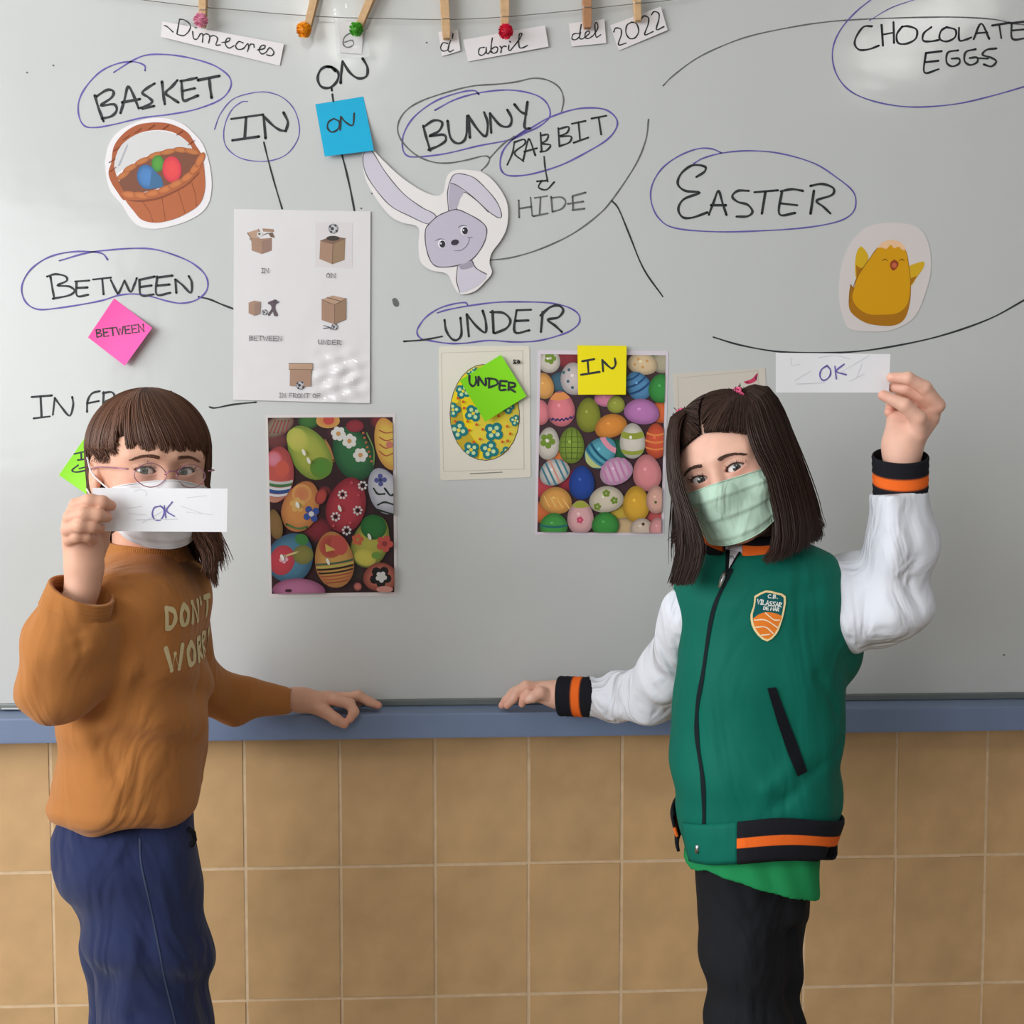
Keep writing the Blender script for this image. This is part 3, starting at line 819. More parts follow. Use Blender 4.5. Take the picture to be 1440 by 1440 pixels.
sticky('bright yellow sticky note reading IN, on top of the pastel egg poster', YN, (250, 232, 20), Z8,
       '875,352 942,340; 905,346 910,412; 868,428 972,412; 992,408 988,345; 988,345 1020,378 1045,392 1062,370 1058,335', None, 2.8, curl=.004, Y=-.008)

# ---------------------------------------------------------------- picture card with the big yellow egg
r = thing_at('picture_card', 682, 582, 'cream card with a large yellow egg patterned in teal flowers', 'card', 'picture cards on the board')
rc = [(78, 268), (570, 266), (578, 274), (586, 998), (578, 1005), (86, 1023), (77, 1016), (68, 278)]
sheet(r, rc, (226, 219, 204), M['print'], Z8, 'card_stock', 0.0008, round_=1)
a = Art(0.0, Z8, lift=.0009)
for st in S('82,310 90,305 540,292; 82,310 95,965; 95,965 100,972 548,958; 540,292 548,958'): a.stroke(st, (196, 188, 172), .7, smooth=False)
a.stroke([(245, 985), (425, 976)], (140, 134, 124), 1.2)
a.ellipse(326, 640, 197, 272, R_(-2), (70, 60, 50), egg=.06)
a.ellipse(326, 640, 193, 268, R_(-2), (232, 206, 60), (216, 196, 70), egg=.06)
ecl = [(326 + 192 * math.cos(t) * (1 + .05 * math.sin(t)), 640 + 266 * math.sin(t)) for t in np.linspace(0, 2 * math.pi, 33)[:-1]]
a.clip = [a.px(*p) for p in ecl]
a.poly([(130, 600), (210, 400), (300, 560), (250, 760), (330, 860), (300, 910), (180, 830)], (240, 210, 20))
a.poly([(120, 660), (190, 560), (210, 700), (300, 850), (290, 920), (150, 800)], (196, 168, 40))
for x, y, rr in [(205, 520, 48), (262, 645, 52), (180, 740, 56), (378, 748, 58), (352, 850, 56), (250, 850, 50), (148, 625, 44), (498, 685, 34), (250, 400, 36), (455, 610, 40), (450, 870, 40)]:
    for k in range(4):
        t = k * 1.57 + x * .01
        a.ellipse(x + math.cos(t) * rr * .5, y + math.sin(t) * rr * .5, rr * .48, rr * .48, 0, (20, 120, 124), n=12)
    for k in range(4):
        t = k * 1.57 + x * .01
        a.ellipse(x + math.cos(t) * rr * .45, y + math.sin(t) * rr * .45, rr * .22, rr * .22, 0, (196, 220, 170), n=8)
    a.ellipse(x, y, rr * .2, rr * .2, 0, (230, 206, 60), n=8)
for x, y in [(205, 580), (240, 740), (315, 735), (280, 708), (425, 805), (452, 718), (210, 615), (300, 790), (405, 660), (470, 760), (265, 805), (175, 560), (455, 800), (400, 900), (230, 690), (160, 690)]:
    a.ellipse(x, y, 8, 8, 0, (206, 90, 30), n=8)
a.clip = None
letters(a, '62', 525, 345, 487, 345, -18, (60, 58, 56), 1.8)
a.build('print', M['print'], r)

# card mostly hidden behind the other girl
ZC = (930, 500, 8.47)
r = thing_at('picture_card', 1010, 560, 'cream card with a pink bird mark behind the head of the girl in green', 'card', 'picture cards on the board')
sheet(r, [(135, 215), (1235, 150), (1300, 1300), (200, 1380)], (214, 205, 192), M['print'], ZC, 'card_stock', 0.0008)
a = Art(0.0, ZC, lift=.0009)
for st in S('195,268 1150,180; 195,268 230,1300; 1150,180 1200,1250'): a.stroke(st, (190, 180, 166), .7, smooth=False)
a.blob([(980, 310), (1050, 290), (1095, 262), (1120, 230), (1150, 210), (1140, 260), (1130, 300), (1060, 335), (1010, 335)], (206, 62, 100))
a.blob([(1000, 318), (1040, 310), (1030, 330)], (120, 30, 60)); a.blob([(1110, 262), (1140, 235), (1130, 290)], (130, 40, 70))
a.build('print', M['print'], r)

# ---------------------------------------------------------------- cut-outs
ZB = (140, 150, 8)
r = thing_at('basket_cutout', 225, 243, 'paper cut-out of a brown wicker basket holding blue, green and red eggs', 'cut-out', 'paper cut-outs on the board')
outl = [(60, 620), (100, 440), (190, 300), (330, 210), (520, 140), (740, 130), (930, 190), (1060, 300), (1160, 420), (1230, 620), (1262, 850), (1240, 1050), (1160, 1180), (1020, 1270), (860, 1330), (640, 1375), (460, 1350), (350, 1260), (250, 1100), (130, 960), (80, 800)]
sheet(r, outl, (236, 230, 232), M['print'], ZB, 'paper', .0012, round_=4)
a = Art(0.0, ZB, lift=.0013)
# board-white window inside the handle
a.blob([(180, 760), (170, 600), (230, 450), (380, 330), (600, 275), (780, 290), (920, 350), (1030, 450), (1040, 490), (860, 470), (600, 520), (300, 680)], (214, 212, 212))
a.blob([(205, 660), (250, 560), (300, 440), (320, 440), (270, 570), (225, 670)], (176, 176, 182))
a.blob([(130, 640), (100, 740), (130, 850), (200, 960), (270, 1050), (330, 1010), (230, 860), (185, 760), (165, 640), (220, 470), (330, 360), (470, 290), (640, 262), (800, 280), (920, 340), (1020, 430), (1060, 500), (1140, 530), (1080, 430), (1000, 300), (880, 225), (740, 182), (560, 180), (400, 215), (260, 310), (160, 450)], (172, 92, 54))
a.blob([(215, 850), (300, 700), (440, 620), (600, 530), (800, 475), (960, 470), (1110, 520), (1150, 600), (1000, 750), (800, 870), (500, 960), (300, 970)], (128, 78, 58))
# rim rope back
for k, (x, y, an) in enumerate([(265, 770, -35), (345, 690, -28), (480, 612, -24), (620, 548, -20), (770, 508, -12), (920, 486, 4), (1040, 505, 14)]):
    a.ellipse(x, y, 92, 32, R_(an), (196, 122, 68), (166, 92, 52))
a.ellipse(655, 640, 70, 95, 0, (92, 160, 66), (66, 130, 56)); a.ellipse(530, 790, 110, 140, R_(-12), (84, 136, 196), (58, 102, 150)); a.poly([(590, 690), (700, 800), (720, 900), (560, 930)], (66, 110, 150))
a.ellipse(815, 705, 108, 148, R_(-4), (236, 80, 80), (206, 56, 76))
a.blob([(265, 960), (420, 960), (560, 960), (720, 920), (880, 850), (1040, 740), (1150, 590), (1185, 800), (1180, 960), (1120, 1100), (980, 1200), (820, 1270), (640, 1305), (480, 1275), (380, 1170), (290, 1050)], (182, 102, 62))
for st, w in [('480,1060 560,1180 600,1290', 1.2), ('880,930 920,1060 960,1190', 1.2), ('1040,860 1080,1000 1090,1110', 1.2), ('700,1020 720,1150 740,1280', 1.0)]:
    a.stroke(S(st)[0], (150, 80, 48), w)
for x, y, an in [(335, 990, 8), (470, 1000, 12), (600, 975, -12), (740, 930, -20), (860, 870, -26), (990, 790, -36), (1080, 690, -48), (1130, 600, -62)]:
    a.ellipse(x, y, 96, 40, R_(an), (206, 124, 72), (172, 94, 54))
a.blob([(290, 1045), (420, 1050), (560, 1040), (700, 1005), (860, 935), (1000, 850), (1110, 740), (1110, 760), (1000, 870), (860, 955), (700, 1028), (560, 1062), (420, 1070)], (140, 74, 48))
for k in range(9):
    t = k / 8
    x, y = [(150, 700), (140, 600), (190, 470), (300, 340), (430, 265), (580, 225), (740, 225), (900, 290), (1030, 400)][k]
    a.stroke([(x - 35, y + 30), (x + 35, y - 20)], (140, 70, 44), .9)
a.build('print', M['print'], r)

ZBu = (500, 200, 6)
r = thing_at('bunny_cutout', 640, 310, 'paper cut-out of a lilac grey rabbit head with one bent ear', 'cut-out', 'paper cut-outs on the board')
outl = [(55, 100), (80, 55), (140, 60), (220, 140), (380, 290), (560, 410), (680, 450), (740, 420), (770, 290), (830, 240), (930, 232), (1080, 260), (1200, 370), (1280, 520), (1280, 700), (1230, 820), (1150, 930), (1130, 1020), (1150, 1100), (1090, 1180), (1000, 1260), (880, 1280), (820, 1200), (770, 1110), (640, 1080), (550, 1010), (530, 880), (530, 720), (400, 680), (290, 620), (170, 470), (80, 300)]
def bunny_y(x, y): return -0.004
sheet(r, outl, (236, 230, 228), M['print'], ZBu, 'paper', .0010, round_=4, yf=bunny_y)
a = Art(0.0, ZBu, lift=.0011, yf=bunny_y)
LI, LL, OUT = (196, 188, 204), (208, 202, 214), (78, 72, 78)
def shape(pts, c, w=1.1, close=True):
    a.blob(pts, c); a.stroke(list(pts) + ([pts[0]] if close else []), OUT, w)
shape([(110, 62), (150, 90), (250, 250), (400, 430), (560, 550), (640, 590), (680, 632), (615, 690), (450, 620), (300, 540), (180, 410), (90, 270), (62, 150), (75, 85)], LL)
shape([(785, 575), (775, 450), (790, 350), (830, 275), (900, 268), (1000, 300), (1100, 390), (1190, 500), (1230, 600), (1215, 640), (1130, 590), (1020, 490), (910, 420), (850, 480), (850, 570)], LL)
a.blob([(800, 345), (870, 375), (910, 420), (880, 480), (850, 560), (800, 570), (785, 480)], (184, 176, 192))
a.stroke([(800, 342), (870, 372), (1000, 470), (1120, 590)], OUT, 1)
shape([(680, 632), (740, 600), (850, 568), (960, 610), (1060, 670), (1105, 730), (1095, 820), (1050, 910), (980, 990), (880, 1035), (740, 1055), (660, 1035), (615, 960), (590, 850), (590, 740), (620, 690)], LI, 1.3)
a.blob([(860, 1045), (980, 1000), (1010, 1060), (1100, 1110), (1080, 1170), (1000, 1230), (880, 1265), (860, 1150)], LL)
a.blob([(870, 1045), (980, 1000), (990, 1050), (900, 1075)], (164, 158, 172))
a.stroke([(980, 995), (1010, 1055), (1060, 1090), (1105, 1112)], OUT, 1.2); a.stroke([(860, 1050), (850, 1160), (880, 1270)], OUT, 1.0)
for x, y in [(728, 858), (918, 745)]:
    a.ellipse(x, y, 34, 38, 0, (236, 234, 240), n=14); a.ellipse(x + 5, y + 2, 25, 31, 0, (54, 48, 58), n=14); a.ellipse(x - 8, y - 4, 8, 8, 0, (230, 228, 236), n=8)
    a.stroke([(x - 52, y - 28), (x - 20, y - 42), (x + 16, y - 40)], OUT, .8)
a.ellipse(838, 845, 34, 24, R_(-15), (60, 54, 66), n=14)
a.stroke([(835, 915), (890, 910), (940, 870), (960, 810), (945, 802), (985, 806)], (130, 122, 140), .8)
a.build('print', M['print'], r)

ZK = (1160, 300, 8)
r = thing_at('chick_cutout', 1247, 390, 'oval paper cut-out of a yellow chick wearing an eggshell cap', 'cut-out', 'paper cut-outs on the board')
outl = [(700, 105), (900, 115), (1060, 170), (1150, 300), (1190, 480), (1185, 700), (1130, 900), (1040, 1120), (920, 1240), (720, 1320), (500, 1330), (280, 1300), (210, 1180), (165, 1000), (160, 800), (200, 560), (290, 340), (430, 180), (560, 125)]
sheet(r, outl, (222, 213, 210), M['print'], ZK, 'paper', .0010, round_=4)
a = Art(0.0, ZK, lift=.0011)
YL, YD, YO = (222, 160, 8), (176, 116, 18), (140, 96, 24)
a.blob([(405, 368), (450, 410), (490, 500), (440, 620), (360, 735), (338, 640), (345, 500), (370, 410)], (220, 176, 34)); a.blob([(350, 580), (400, 615), (440, 610), (365, 735)], YD)
a.blob([(950, 590), (1030, 560), (1115, 545), (1105, 620), (1040, 710), (965, 810)], (220, 176, 34)); a.blob([(965, 730), (1040, 700), (1060, 670), (965, 810)], YD)
a.blob([(290, 800), (330, 830), (360, 720), (480, 540), (600, 380), (760, 330), (900, 400), (950, 600), (968, 800), (955, 1010), (900, 1180), (800, 1255), (650, 1265), (470, 1235), (330, 1150), (272, 1060), (272, 900)], YD)
a.blob([(330, 850), (380, 700), (500, 520), (600, 385), (760, 340), (895, 400), (940, 600), (958, 800), (930, 1010), (820, 1120), (640, 1140), (480, 1130), (360, 1050), (310, 950)], YL)
a.blob([(590, 390), (650, 325), (750, 300), (850, 325), (910, 405), (870, 412), (830, 375), (780, 392), (740, 355), (690, 400), (640, 385)], (246, 200, 158))
a.stroke([(645, 532), (675, 515), (705, 532)], (110, 70, 16), 1.2); a.stroke([(840, 532), (865, 515), (892, 532)], (110, 70, 16), 1.2)
a.blob([(780, 518), (825, 550), (820, 600), (768, 645), (735, 600), (740, 550)], (160, 66, 30)); a.ellipse(780, 585, 28, 30, 0, (206, 106, 76), n=12)
a.stroke([(590, 390), (480, 540), (360, 720), (310, 850), (290, 800), (272, 1000)], YO, .7)
a.build('print', M['print'], r)

# ---------------------------------------------------------------- the date line: twine, pegs, cards
V, Fc = tube([P(x / 3, y / 3, -.012) for x, y in smooth_path([(330, -28), (560, -5), (700, 12), (850, 30), (1000, 42), (1200, 60), (1440, 74), (1620, 78), (1860, 83), (2060, 76), (2260, 60), (2460, 40), (2660, 18), (2800, 4), (2960, -22)], 5)], .0007, 5)
twine = make('twine', V, Fc, M['twine'], smooth=True)
set_props(twine, 'thin twine strung across the top of the board', 'string')


def date_card(quad, label, strokes, zoom, w, Y=-.006, tilt=.004):
    q = [np.array((zoom[0] + p[0] / zoom[2], zoom[1] + p[1] / zoom[2])) for p in quad]
    c = sum(q) / 4
    top = (q[0][1] + q[1][1]) / 2
    yf = lambda x, y: tilt * (y - top) / 40
    r = thing_at('date_card', c[0], c[1], label, 'paper card', 'date cards pegged to the twine', Y=Y)
    sheet(r, quad, (232, 226, 226), M['print'], zoom, 'paper', .0005, yf=yf, Y=Y)
    a = Art(Y, zoom, lift=.0007, yf=yf)
    for st in S(strokes): a.stroke(st, (54, 50, 56), w, n=5)
    a.build('handwriting', M['ink_black'], r)


ZD, ZE = (210, 0, 6), (590, 0, 3.79)
date_card([(110, 180), (1135, 370), (1100, 555), (95, 310)], 'long white card with the handwritten word Dimecres',
          '125,215 150,225 200,270; 255,165 232,285; 255,162 300,170 345,210 335,260 290,300 235,290; 365,265 372,320 400,330 430,285; 385,232 398,236; 430,285 450,290 448,355; 450,300 480,285 510,305 500,362; 505,310 545,300 575,325 562,378 600,378; 612,358 665,350 680,325 655,325 640,370 670,405 715,385; 790,362 755,350 728,385 745,415 790,410 825,370; 832,368 838,398 826,434; 836,396 856,372 880,374; 880,374 884,400; 912,420 965,410 975,385 945,385 925,425 950,455 985,440; 985,440 1015,402 1050,440 1030,470 990,462', ZD, 1.7)
date_card([(465, 40), (640, 60), (620, 232), (430, 222)][:0] or [(105, 95), (215, 90), (205, 228), (118, 222)], 'small card with the handwritten number 6 in a shiny sleeve', '165,135 135,155 128,185 145,200 170,190 165,170 135,178', Z2, 2.0)
date_card([(100, 170), (203, 158), (218, 270), (118, 300)], 'tiny white card with the handwritten letter d and apostrophe', '150,232 125,228 112,255 125,272 150,265 158,235; 165,215 152,258 160,276 180,266; 178,180 174,205', ZE, 1.7)
date_card([(232, 212), (668, 135), (688, 248), (258, 328)], 'white card with the handwritten word abril under the red pompom',
          '345,252 320,258 315,285 330,295 352,280 355,255; 355,252 356,280 366,286 376,272; 388,203 382,240 380,280; 381,272 394,284 412,276 416,256 402,250 383,262; 428,246 436,256 433,280; 436,258 448,246 462,248; 476,240 474,264 484,268 494,256; 480,220 483,224; 494,256 528,215 545,184 538,177 530,192 530,246 544,256 576,242', ZE, 1.8)
date_card([(795, 125), (985, 102), (995, 230), (810, 248)], 'white card with the handwritten word del',
          '850,178 820,182 812,205 830,212 852,195 858,172; 862,130 852,195 865,208 885,195; 885,195 905,178 900,165 885,175 882,198 900,205 925,190; 925,190 950,150 945,122 935,130 938,185 945,198 965,185', ZE, 1.7)
date_card([(1015, 135), (1285, 35), (1322, 160), (1062, 270)], 'white card with the handwritten year 2022, rightmost on the twine',
          '1035,170 1045,150 1072,155 1075,185 1060,238 1100,230; 1130,118 1105,135 1100,175 1120,205 1150,200 1168,165 1155,125 1130,118; 1180,105 1195,85 1220,95 1218,130 1200,185 1245,168; 1235,80 1250,62 1275,72 1275,105 1262,158 1302,142', ZE, 1.9)

# clear plastic sleeve around the number card
sl = material('clear_sleeve', (240, 242, 240), 0.06, 0.8, coat=1.0, bump=(14, .6, .01))
sl.node_tree.nodes['Principled BSDF'].inputs['Alpha'].default_value = 0.22
a = Art(-.009, (0, 0, 1), lift=.0, yf=lambda x, y: -.006 * math.sin((x - 462) / 16.) * math.cos(y / 26.))
a.grid([(466, -20), (512, -20), (520, 80), (474, 82)], (240, 240, 240), 12, 16)
r = thing_at('plastic_sleeve', 495, 40, 'clear crinkled plastic sleeve hanging over the number six card', 'sleeve', Y=-.009)
a.build('sleeve_film', sl, r)


def peg(x0, y0, x1, y1, wpx, label, mat, pom=None, spring_t=None):
    """wooden clothes peg; (x1,y1) = jaw end in photo pixels, (x0,y0) = handle end"""
    top, bot = Vector(P(x0, y0, -.016)), Vector(P(x1, y1, -.016))
    r = root('clothes_peg', tuple(bot), label, 'clothes peg', 'clothes pegs on the twine')
    ax = (bot - top); L = ax.length; ax.normalize()
    side = ax.cross(Vector((0, 1, 0))).normalized()
    w = wpx * mpp(0) / 2
    for s, nm in ((-1, 'peg_leg'), (1, 'peg_leg')):
        yo = Vector((0, s * .0042, 0))
        V, secs = [], [(0, .8, .006 * s), (.35, 1, .0015 * s), (.6, 1, 0), (.9, .95, 0), (1, .8, -.001 * s)]
        for t, ww, dy in secs:
            c = top + ax * L * t + yo + Vector((0, dy, 0))
            th = .0034 * (1 - .35 * (t > .85))
            for sx, sy in ((-1, -1), (1, -1), (1, 1), (-1, 1)):
                V.append(c + side * sx * w * ww + Vector((0, sy * th, 0)))
        Fc = [(0, 1, 2, 3), (19, 18, 17, 16)]
        for i in range(4):
            for k in range(4):
                Fc.append((i * 4 + k, (i + 1) * 4 + k, (i + 1) * 4 + (k + 1) % 4, i * 4 + (k + 1) % 4))
        o = make(nm, V, Fc, mat, r)
        bv = o.modifiers.new('b', 'BEVEL'); bv.width = .0007; bv.segments = 2
    # spring coil and wire
    if spring_t:
        c = top + ax * L * spring_t
        pts = [c + side * (t * w * 2.3 - w * 1.15) + Vector((0, -.0085 - .0006, 0)) + Vector((0, 0, .0002)) for t in np.linspace(0, 1, 5)]
        V, Fc = tube(pts, .0006, 6)
        make('peg_spring', V, Fc, M['metal'], r, smooth=True)
    if pom:
        V, Fc, C = [], [], []
        c = Vector(P(pom[0], pom[1], -.026)); rr = pom[2] * mpp(-.026)
        base = np.array(srgb(*pom[3])[:3])
        for k in range(420):
            d = Vector(rng.normal(size=3)); d.normalize()
            ln = rr * random.uniform(.8, 1.12)
            p = d.cross(Vector((.3, .5, .8))).normalized() * rr * .07; q_ = d.cross(p).normalized() * rr * .07
            j = len(V); V += [c + p, c + q_, c - p, c + d * ln]
            V += [c + d * ln + p, c + d * ln - p]
            Fc += [(j, j + 1, j + 3), (j + 1, j + 2, j + 3), (j, j + 2, j + 4), (j + 2, j + 5, j + 4)]
            cc = base * random.uniform(.75, 1.2); C += [cc] * 6
        j = len(V)
        for a_ in range(9):
            for b_ in range(12):
                th, ph = math.pi * a_ / 8, 2 * math.pi * b_ / 12
                V.append(c + Vector((math.sin(th) * math.cos(ph), math.sin(th) * math.sin(ph), math.cos(th))) * rr * .78); C.append(base * .85)
        for a_ in range(8):
            for b_ in range(12):
                Fc.append((j + a_ * 12 + b_, j + a_ * 12 + (b_ + 1) % 12, j + (a_ + 1) * 12 + (b_ + 1) % 12, j + (a_ + 1) * 12 + b_))
        make('pompom', V, Fc, M['print'], r, cols=C, label='fluffy ' + pom[4] + ' pompom')


peg(287, -48, 285, 38, 10, 'wooden peg with a pink pompom holding the long Dimecres card', M['wood'], (282, 28, 9.5, (236, 156, 182), 'pink'), .75)
peg(452, -40, 430, 50, 10, 'wooden peg with an orange pompom', M['wood'], (427, 42, 10, (244, 158, 20), 'orange'))
peg(540, -45, 501, 47, 10, 'slanted wooden peg with a green pompom over the number six card', M['wood'], (501, 41, 9.5, (84, 170, 50), 'green'))
peg(622, -45, 628, 55, 12, 'plain wooden peg clipping the tiny d card', M['wood'], None, .74)
peg(709, -48, 710, 38, 12, 'wooden peg with a red pompom over the abril card', M['wood'], (711, 44, 10, (214, 26, 60), 'red'), .86)
peg(824, -50, 826, 40, 12, 'reddish brown wooden peg clipping the del card', M['wood_dark'], None, .7)
peg(893, -52, 897, 30, 10, 'pale wooden peg clipping the 2022 card', M['wood'], None, .72)
# ================================================================ signed-distance modelling kit
f32 = np.float32


class Pts:
    def __init__(self, x, y, z): self.x, self.y, self.z = x, y, z


def ell(p, c, r):
    x, y, z = (p.x - c[0]) / r[0], (p.y - c[1]) / r[1], (p.z - c[2]) / r[2]
    k0 = np.sqrt(x * x + y * y + z * z)
    k1 = np.sqrt((x / r[0]) ** 2 + (y / r[1]) ** 2 + (z / r[2]) ** 2) + 1e-9
    return k0 * (k0 - 1) / k1


def cone(p, a, b, ra, rb, nrm=None, flat=1.0):
    ax, ay, az = (float(b[i] - a[i]) for i in range(3))
    L2 = ax * ax + ay * ay + az * az + 1e-12
    qx, qy, qz = p.x - a[0], p.y - a[1], p.z - a[2]
    t = np.clip((qx * ax + qy * ay + qz * az) / L2, 0, 1)
    qx, qy, qz = qx - t * ax, qy - t * ay, qz - t * az
    if nrm is not None:
        d = qx * nrm[0] + qy * nrm[1] + qz * nrm[2]
        k = 1 / flat - 1
        qx, qy, qz = qx + k * d * nrm[0], qy + k * d * nrm[1], qz + k * d * nrm[2]
    return np.sqrt(qx * qx + qy * qy + qz * qz) - (ra + t * (rb - ra))


def smin(a, b, k):
    h = np.clip(0.5 + 0.5 * (b - a) / k, 0, 1)
    return b + (a - b) * h - k * h * (1 - h)


def smax(a, b, k): return -smin(-a, -b, k)


def chain(p, pts, radii, k=0.004, nrm=None, flat=1.0):
    d = None
    for i in range(len(pts) - 1):
        e = cone(p, pts[i], pts[i + 1], radii[i], radii[i + 1], nrm, flat)
        d = e if d is None else smin(d, e, k)
    return d


def stack(p, secs, Y0, k=.012):
    """closed stack of horizontal elliptic sections: (z, x_left, x_right, ry[, y_centre])"""
    zs = np.array([s[0] for s in secs])[::-1]
    g = lambda arr: np.interp(p.z, zs, np.array(arr)[::-1]).astype(f32)
    cx = g([(s[1] + s[2]) / 2 for s in secs]); rx = g([(s[2] - s[1]) / 2 for s in secs]); ry = g([s[3] for s in secs])
    cy = g([(s[4] if len(s) > 4 else Y0) for s in secs])
    x, y = (p.x - cx) / rx, (p.y - cy) / ry
    q = (np.abs(x) ** 2.3 + np.abs(y) ** 2.3) ** (1 / 2.3)
    d = (q - 1) * np.minimum(rx, ry)
    dz = np.maximum(p.z - zs[-1], zs[0] - p.z)
    return smax(d, dz, k)


def crease(p, a, b, r, depth):
    """value to add to a distance: positive inside a groove along a-b"""
    d = cone(p, a, b, 0, 0)
    return depth * np.exp(-(d / r) ** 2)


def wrinkle(p, d, freq, amp, ph=0.0, warp=1.6):
    u = (p.x * d[0] + p.y * d[1] + p.z * d[2]) * freq
    w = np.sin(p.x * 23 + ph) + np.sin(p.z * 19 + ph * 2.1) + np.sin(p.y * 17 - ph)
    return amp * np.sin(u + warp * w + ph)


def sdf_mesh(func, lo, hi, h):
    lo = np.array(lo, float); n = np.ceil((np.array(hi) - lo) / h).astype(int) + 2
    B = 6
    nb = (n + B - 1) // B
    cb = [lo[i] + (np.arange(nb[i]) * B + B / 2) * h for i in range(3)]
    X, Y, Z = np.meshgrid(*cb, indexing='ij')
    dc = func(Pts(X.ravel().astype(f32), Y.ravel().astype(f32), Z.ravel().astype(f32))).reshape(nb)
    act = np.abs(dc) < B * h * 0.87 * 1.9 + 0.004
    g = np.where(np.repeat(np.repeat(np.repeat(dc, B, 0), B, 1), B, 2) > 0, f32(1), f32(-1)).astype(f32)
    ai, aj, ak = np.nonzero(act)
    o = np.arange(B)
    I = (ai[:, None] * B + o)[:, :, None, None] + np.zeros((1, 1, B, B), int)
    J = (aj[:, None] * B + o)[:, None, :, None] + np.zeros((1, B, 1, B), int)
    K = (ak[:, None] * B + o)[:, None, None, :] + np.zeros((1, B, B, 1), int)
    I, J, K = I.ravel(), J.ravel(), K.ravel()
    for s in range(0, len(I), 400000):
        e = slice(s, s + 400000)
        g[I[e], J[e], K[e]] = func(Pts((lo[0] + I[e] * h).astype(f32), (lo[1] + J[e] * h).astype(f32), (lo[2] + K[e] * h).astype(f32)))
    s = g < 0
    N = g.shape
    cs = np.zeros((N[0] - 1, N[1] - 1, N[2] - 1), np.int8)
    for a in (0, 1):
        for b in (0, 1):
            for c in (0, 1):
                cs += s[a:N[0] - 1 + a, b:N[1] - 1 + b, c:N[2] - 1 + c]
    ci, cj, ck = np.nonzero((cs > 0) & (cs < 8))
    idx = -np.ones(cs.shape, np.int64); idx[ci, cj, ck] = np.arange(len(ci))
    acc = np.zeros((len(ci), 3)); cnt = np.zeros(len(ci))
    corners = [(a, b, c) for a in (0, 1) for b in (0, 1) for c in (0, 1)]
    val = {c: g[ci + c[0], cj + c[1], ck + c[2]] for c in corners}
    for c in corners:
        for ax in range(3):
            if c[ax] == 0:
                d = list(c); d[ax] = 1; d = tuple(d)
                a, b = val[c], val[d]
                m = (a < 0) != (b < 0)
                t = np.where(m, a / np.where(m, a - b, 1), 0)
                pt = np.array(c, float)[None] + np.zeros((len(a), 3)); pt[:, ax] = t
                acc[m] += pt[m]; cnt += m
    v = acc / cnt[:, None] + np.stack([ci, cj, ck], 1)
    v = lo + v * h
    F_ = []
    for ax in range(3):
        sl0 = [slice(None)] * 3; sl1 = [slice(None)] * 3
        sl0[ax] = slice(0, N[ax] - 1); sl1[ax] = slice(1, N[ax])
        s0, s1 = s[tuple(sl0)], s[tuple(sl1)]
        e = np.array(np.nonzero(s0 != s1)).T
        u, w = (ax + 1) % 3, (ax + 2) % 3
        e = e[(e[:, u] > 0) & (e[:, w] > 0) & (e[:, u] < N[u] - 1) & (e[:, w] < N[w] - 1)]
        q = []
        for du, dw in ((1, 1), (0, 1), (0, 0), (1, 0)):
            t = e.copy(); t[:, u] -= du; t[:, w] -= dw
            q.append(idx[t[:, 0], t[:, 1], t[:, 2]])
        q = np.stack(q, 1)
        flip = ~s0[e[:, 0], e[:, 1], e[:, 2]]
        q[flip] = q[flip][:, ::-1]
        F_.append(q)
    F_ = np.vstack(F_)
    F_ = F_[(F_ >= 0).all(1)]
    return v, F_


def relax(v, F_, it=2, k=0.5):
    for _ in range(it):
        acc = np.zeros_like(v); cnt = np.zeros(len(v))
        for a in range(4):
            b = (a + 1) % 4
            np.add.at(acc, F_[:, a], v[F_[:, b]]); np.add.at(cnt, F_[:, a], 1)
        v = v * (1 - k) + k * acc / np.maximum(cnt, 1)[:, None]
    return v


def sdf_obj(name, func, lo, hi, h, mat, parent, it=1, cols=None, label=None):
    v, q = sdf_mesh(func, lo, hi, h)
    if it: v = relax(v, q, it)
    c = cols(v) if cols else None
    return make(name, v, q, mat, parent, smooth=True, cols=c, label=label)


def join_raw(name, parts, mat, parent, label=None):
    V, Q, C, off = [], [], [], 0
    for v, q, c in parts:
        V.append(v); Q.append(q + off); C.append(c); off += len(v)
    return make(name, np.vstack(V), np.vstack(Q), mat, parent, smooth=True, cols=np.vstack(C), label=label)


def bvh_of(*objs):
    V, Fc = [], []
    for o in objs:
        off = len(V)
        V += [v.co.copy() for v in o.data.vertices]
        Fc += [tuple(i + off for i in p.vertices) for p in o.data.polygons]
    return BVHTree.FromPolygons(V, Fc)


def on_cloth(px, py, bvh, lift=.002):
    d = ray(px, py)
    loc, nr, _, _ = bvh.ray_cast(CAM, d)
    if loc is None: return P(px, py, -.45)
    if nr.dot(d) > 0: nr = -nr
    return loc + nr * lift


def decal(name, bvh, art, mat, parent, lift=.0008, label=None, direction=None):
    """artwork laid down on cloth: every vertex is dropped onto the garment along a line of sight or a fixed direction"""
    hit = []
    for v, ly in zip(art.v, art.lay):
        v = Vector(v)
        if direction is None: o, d = CAM, (v - CAM).normalized()
        else: d = Vector(direction).normalized(); o = v - d * .4
        loc, nr, _, _ = bvh.ray_cast(o, d)
        if loc is None: hit.append(None)
        else:
            if nr.dot(d) > 0: nr = -nr
            hit.append(loc + nr * (lift + ly * .00004))
    V, T, C = [], [], []
    for t in art.t:
        if all(hit[i] is not None for i in t):
            a, b, c = (hit[i] for i in t)
            if max((a - b).length, (b - c).length, (a - c).length) > .03: continue
            j = len(V); V += [a, b, c]; C += [art.c[i] for i in t]; T.append((j, j + 1, j + 2))
    return make(name, V, T, mat, parent, cols=C, label=label)


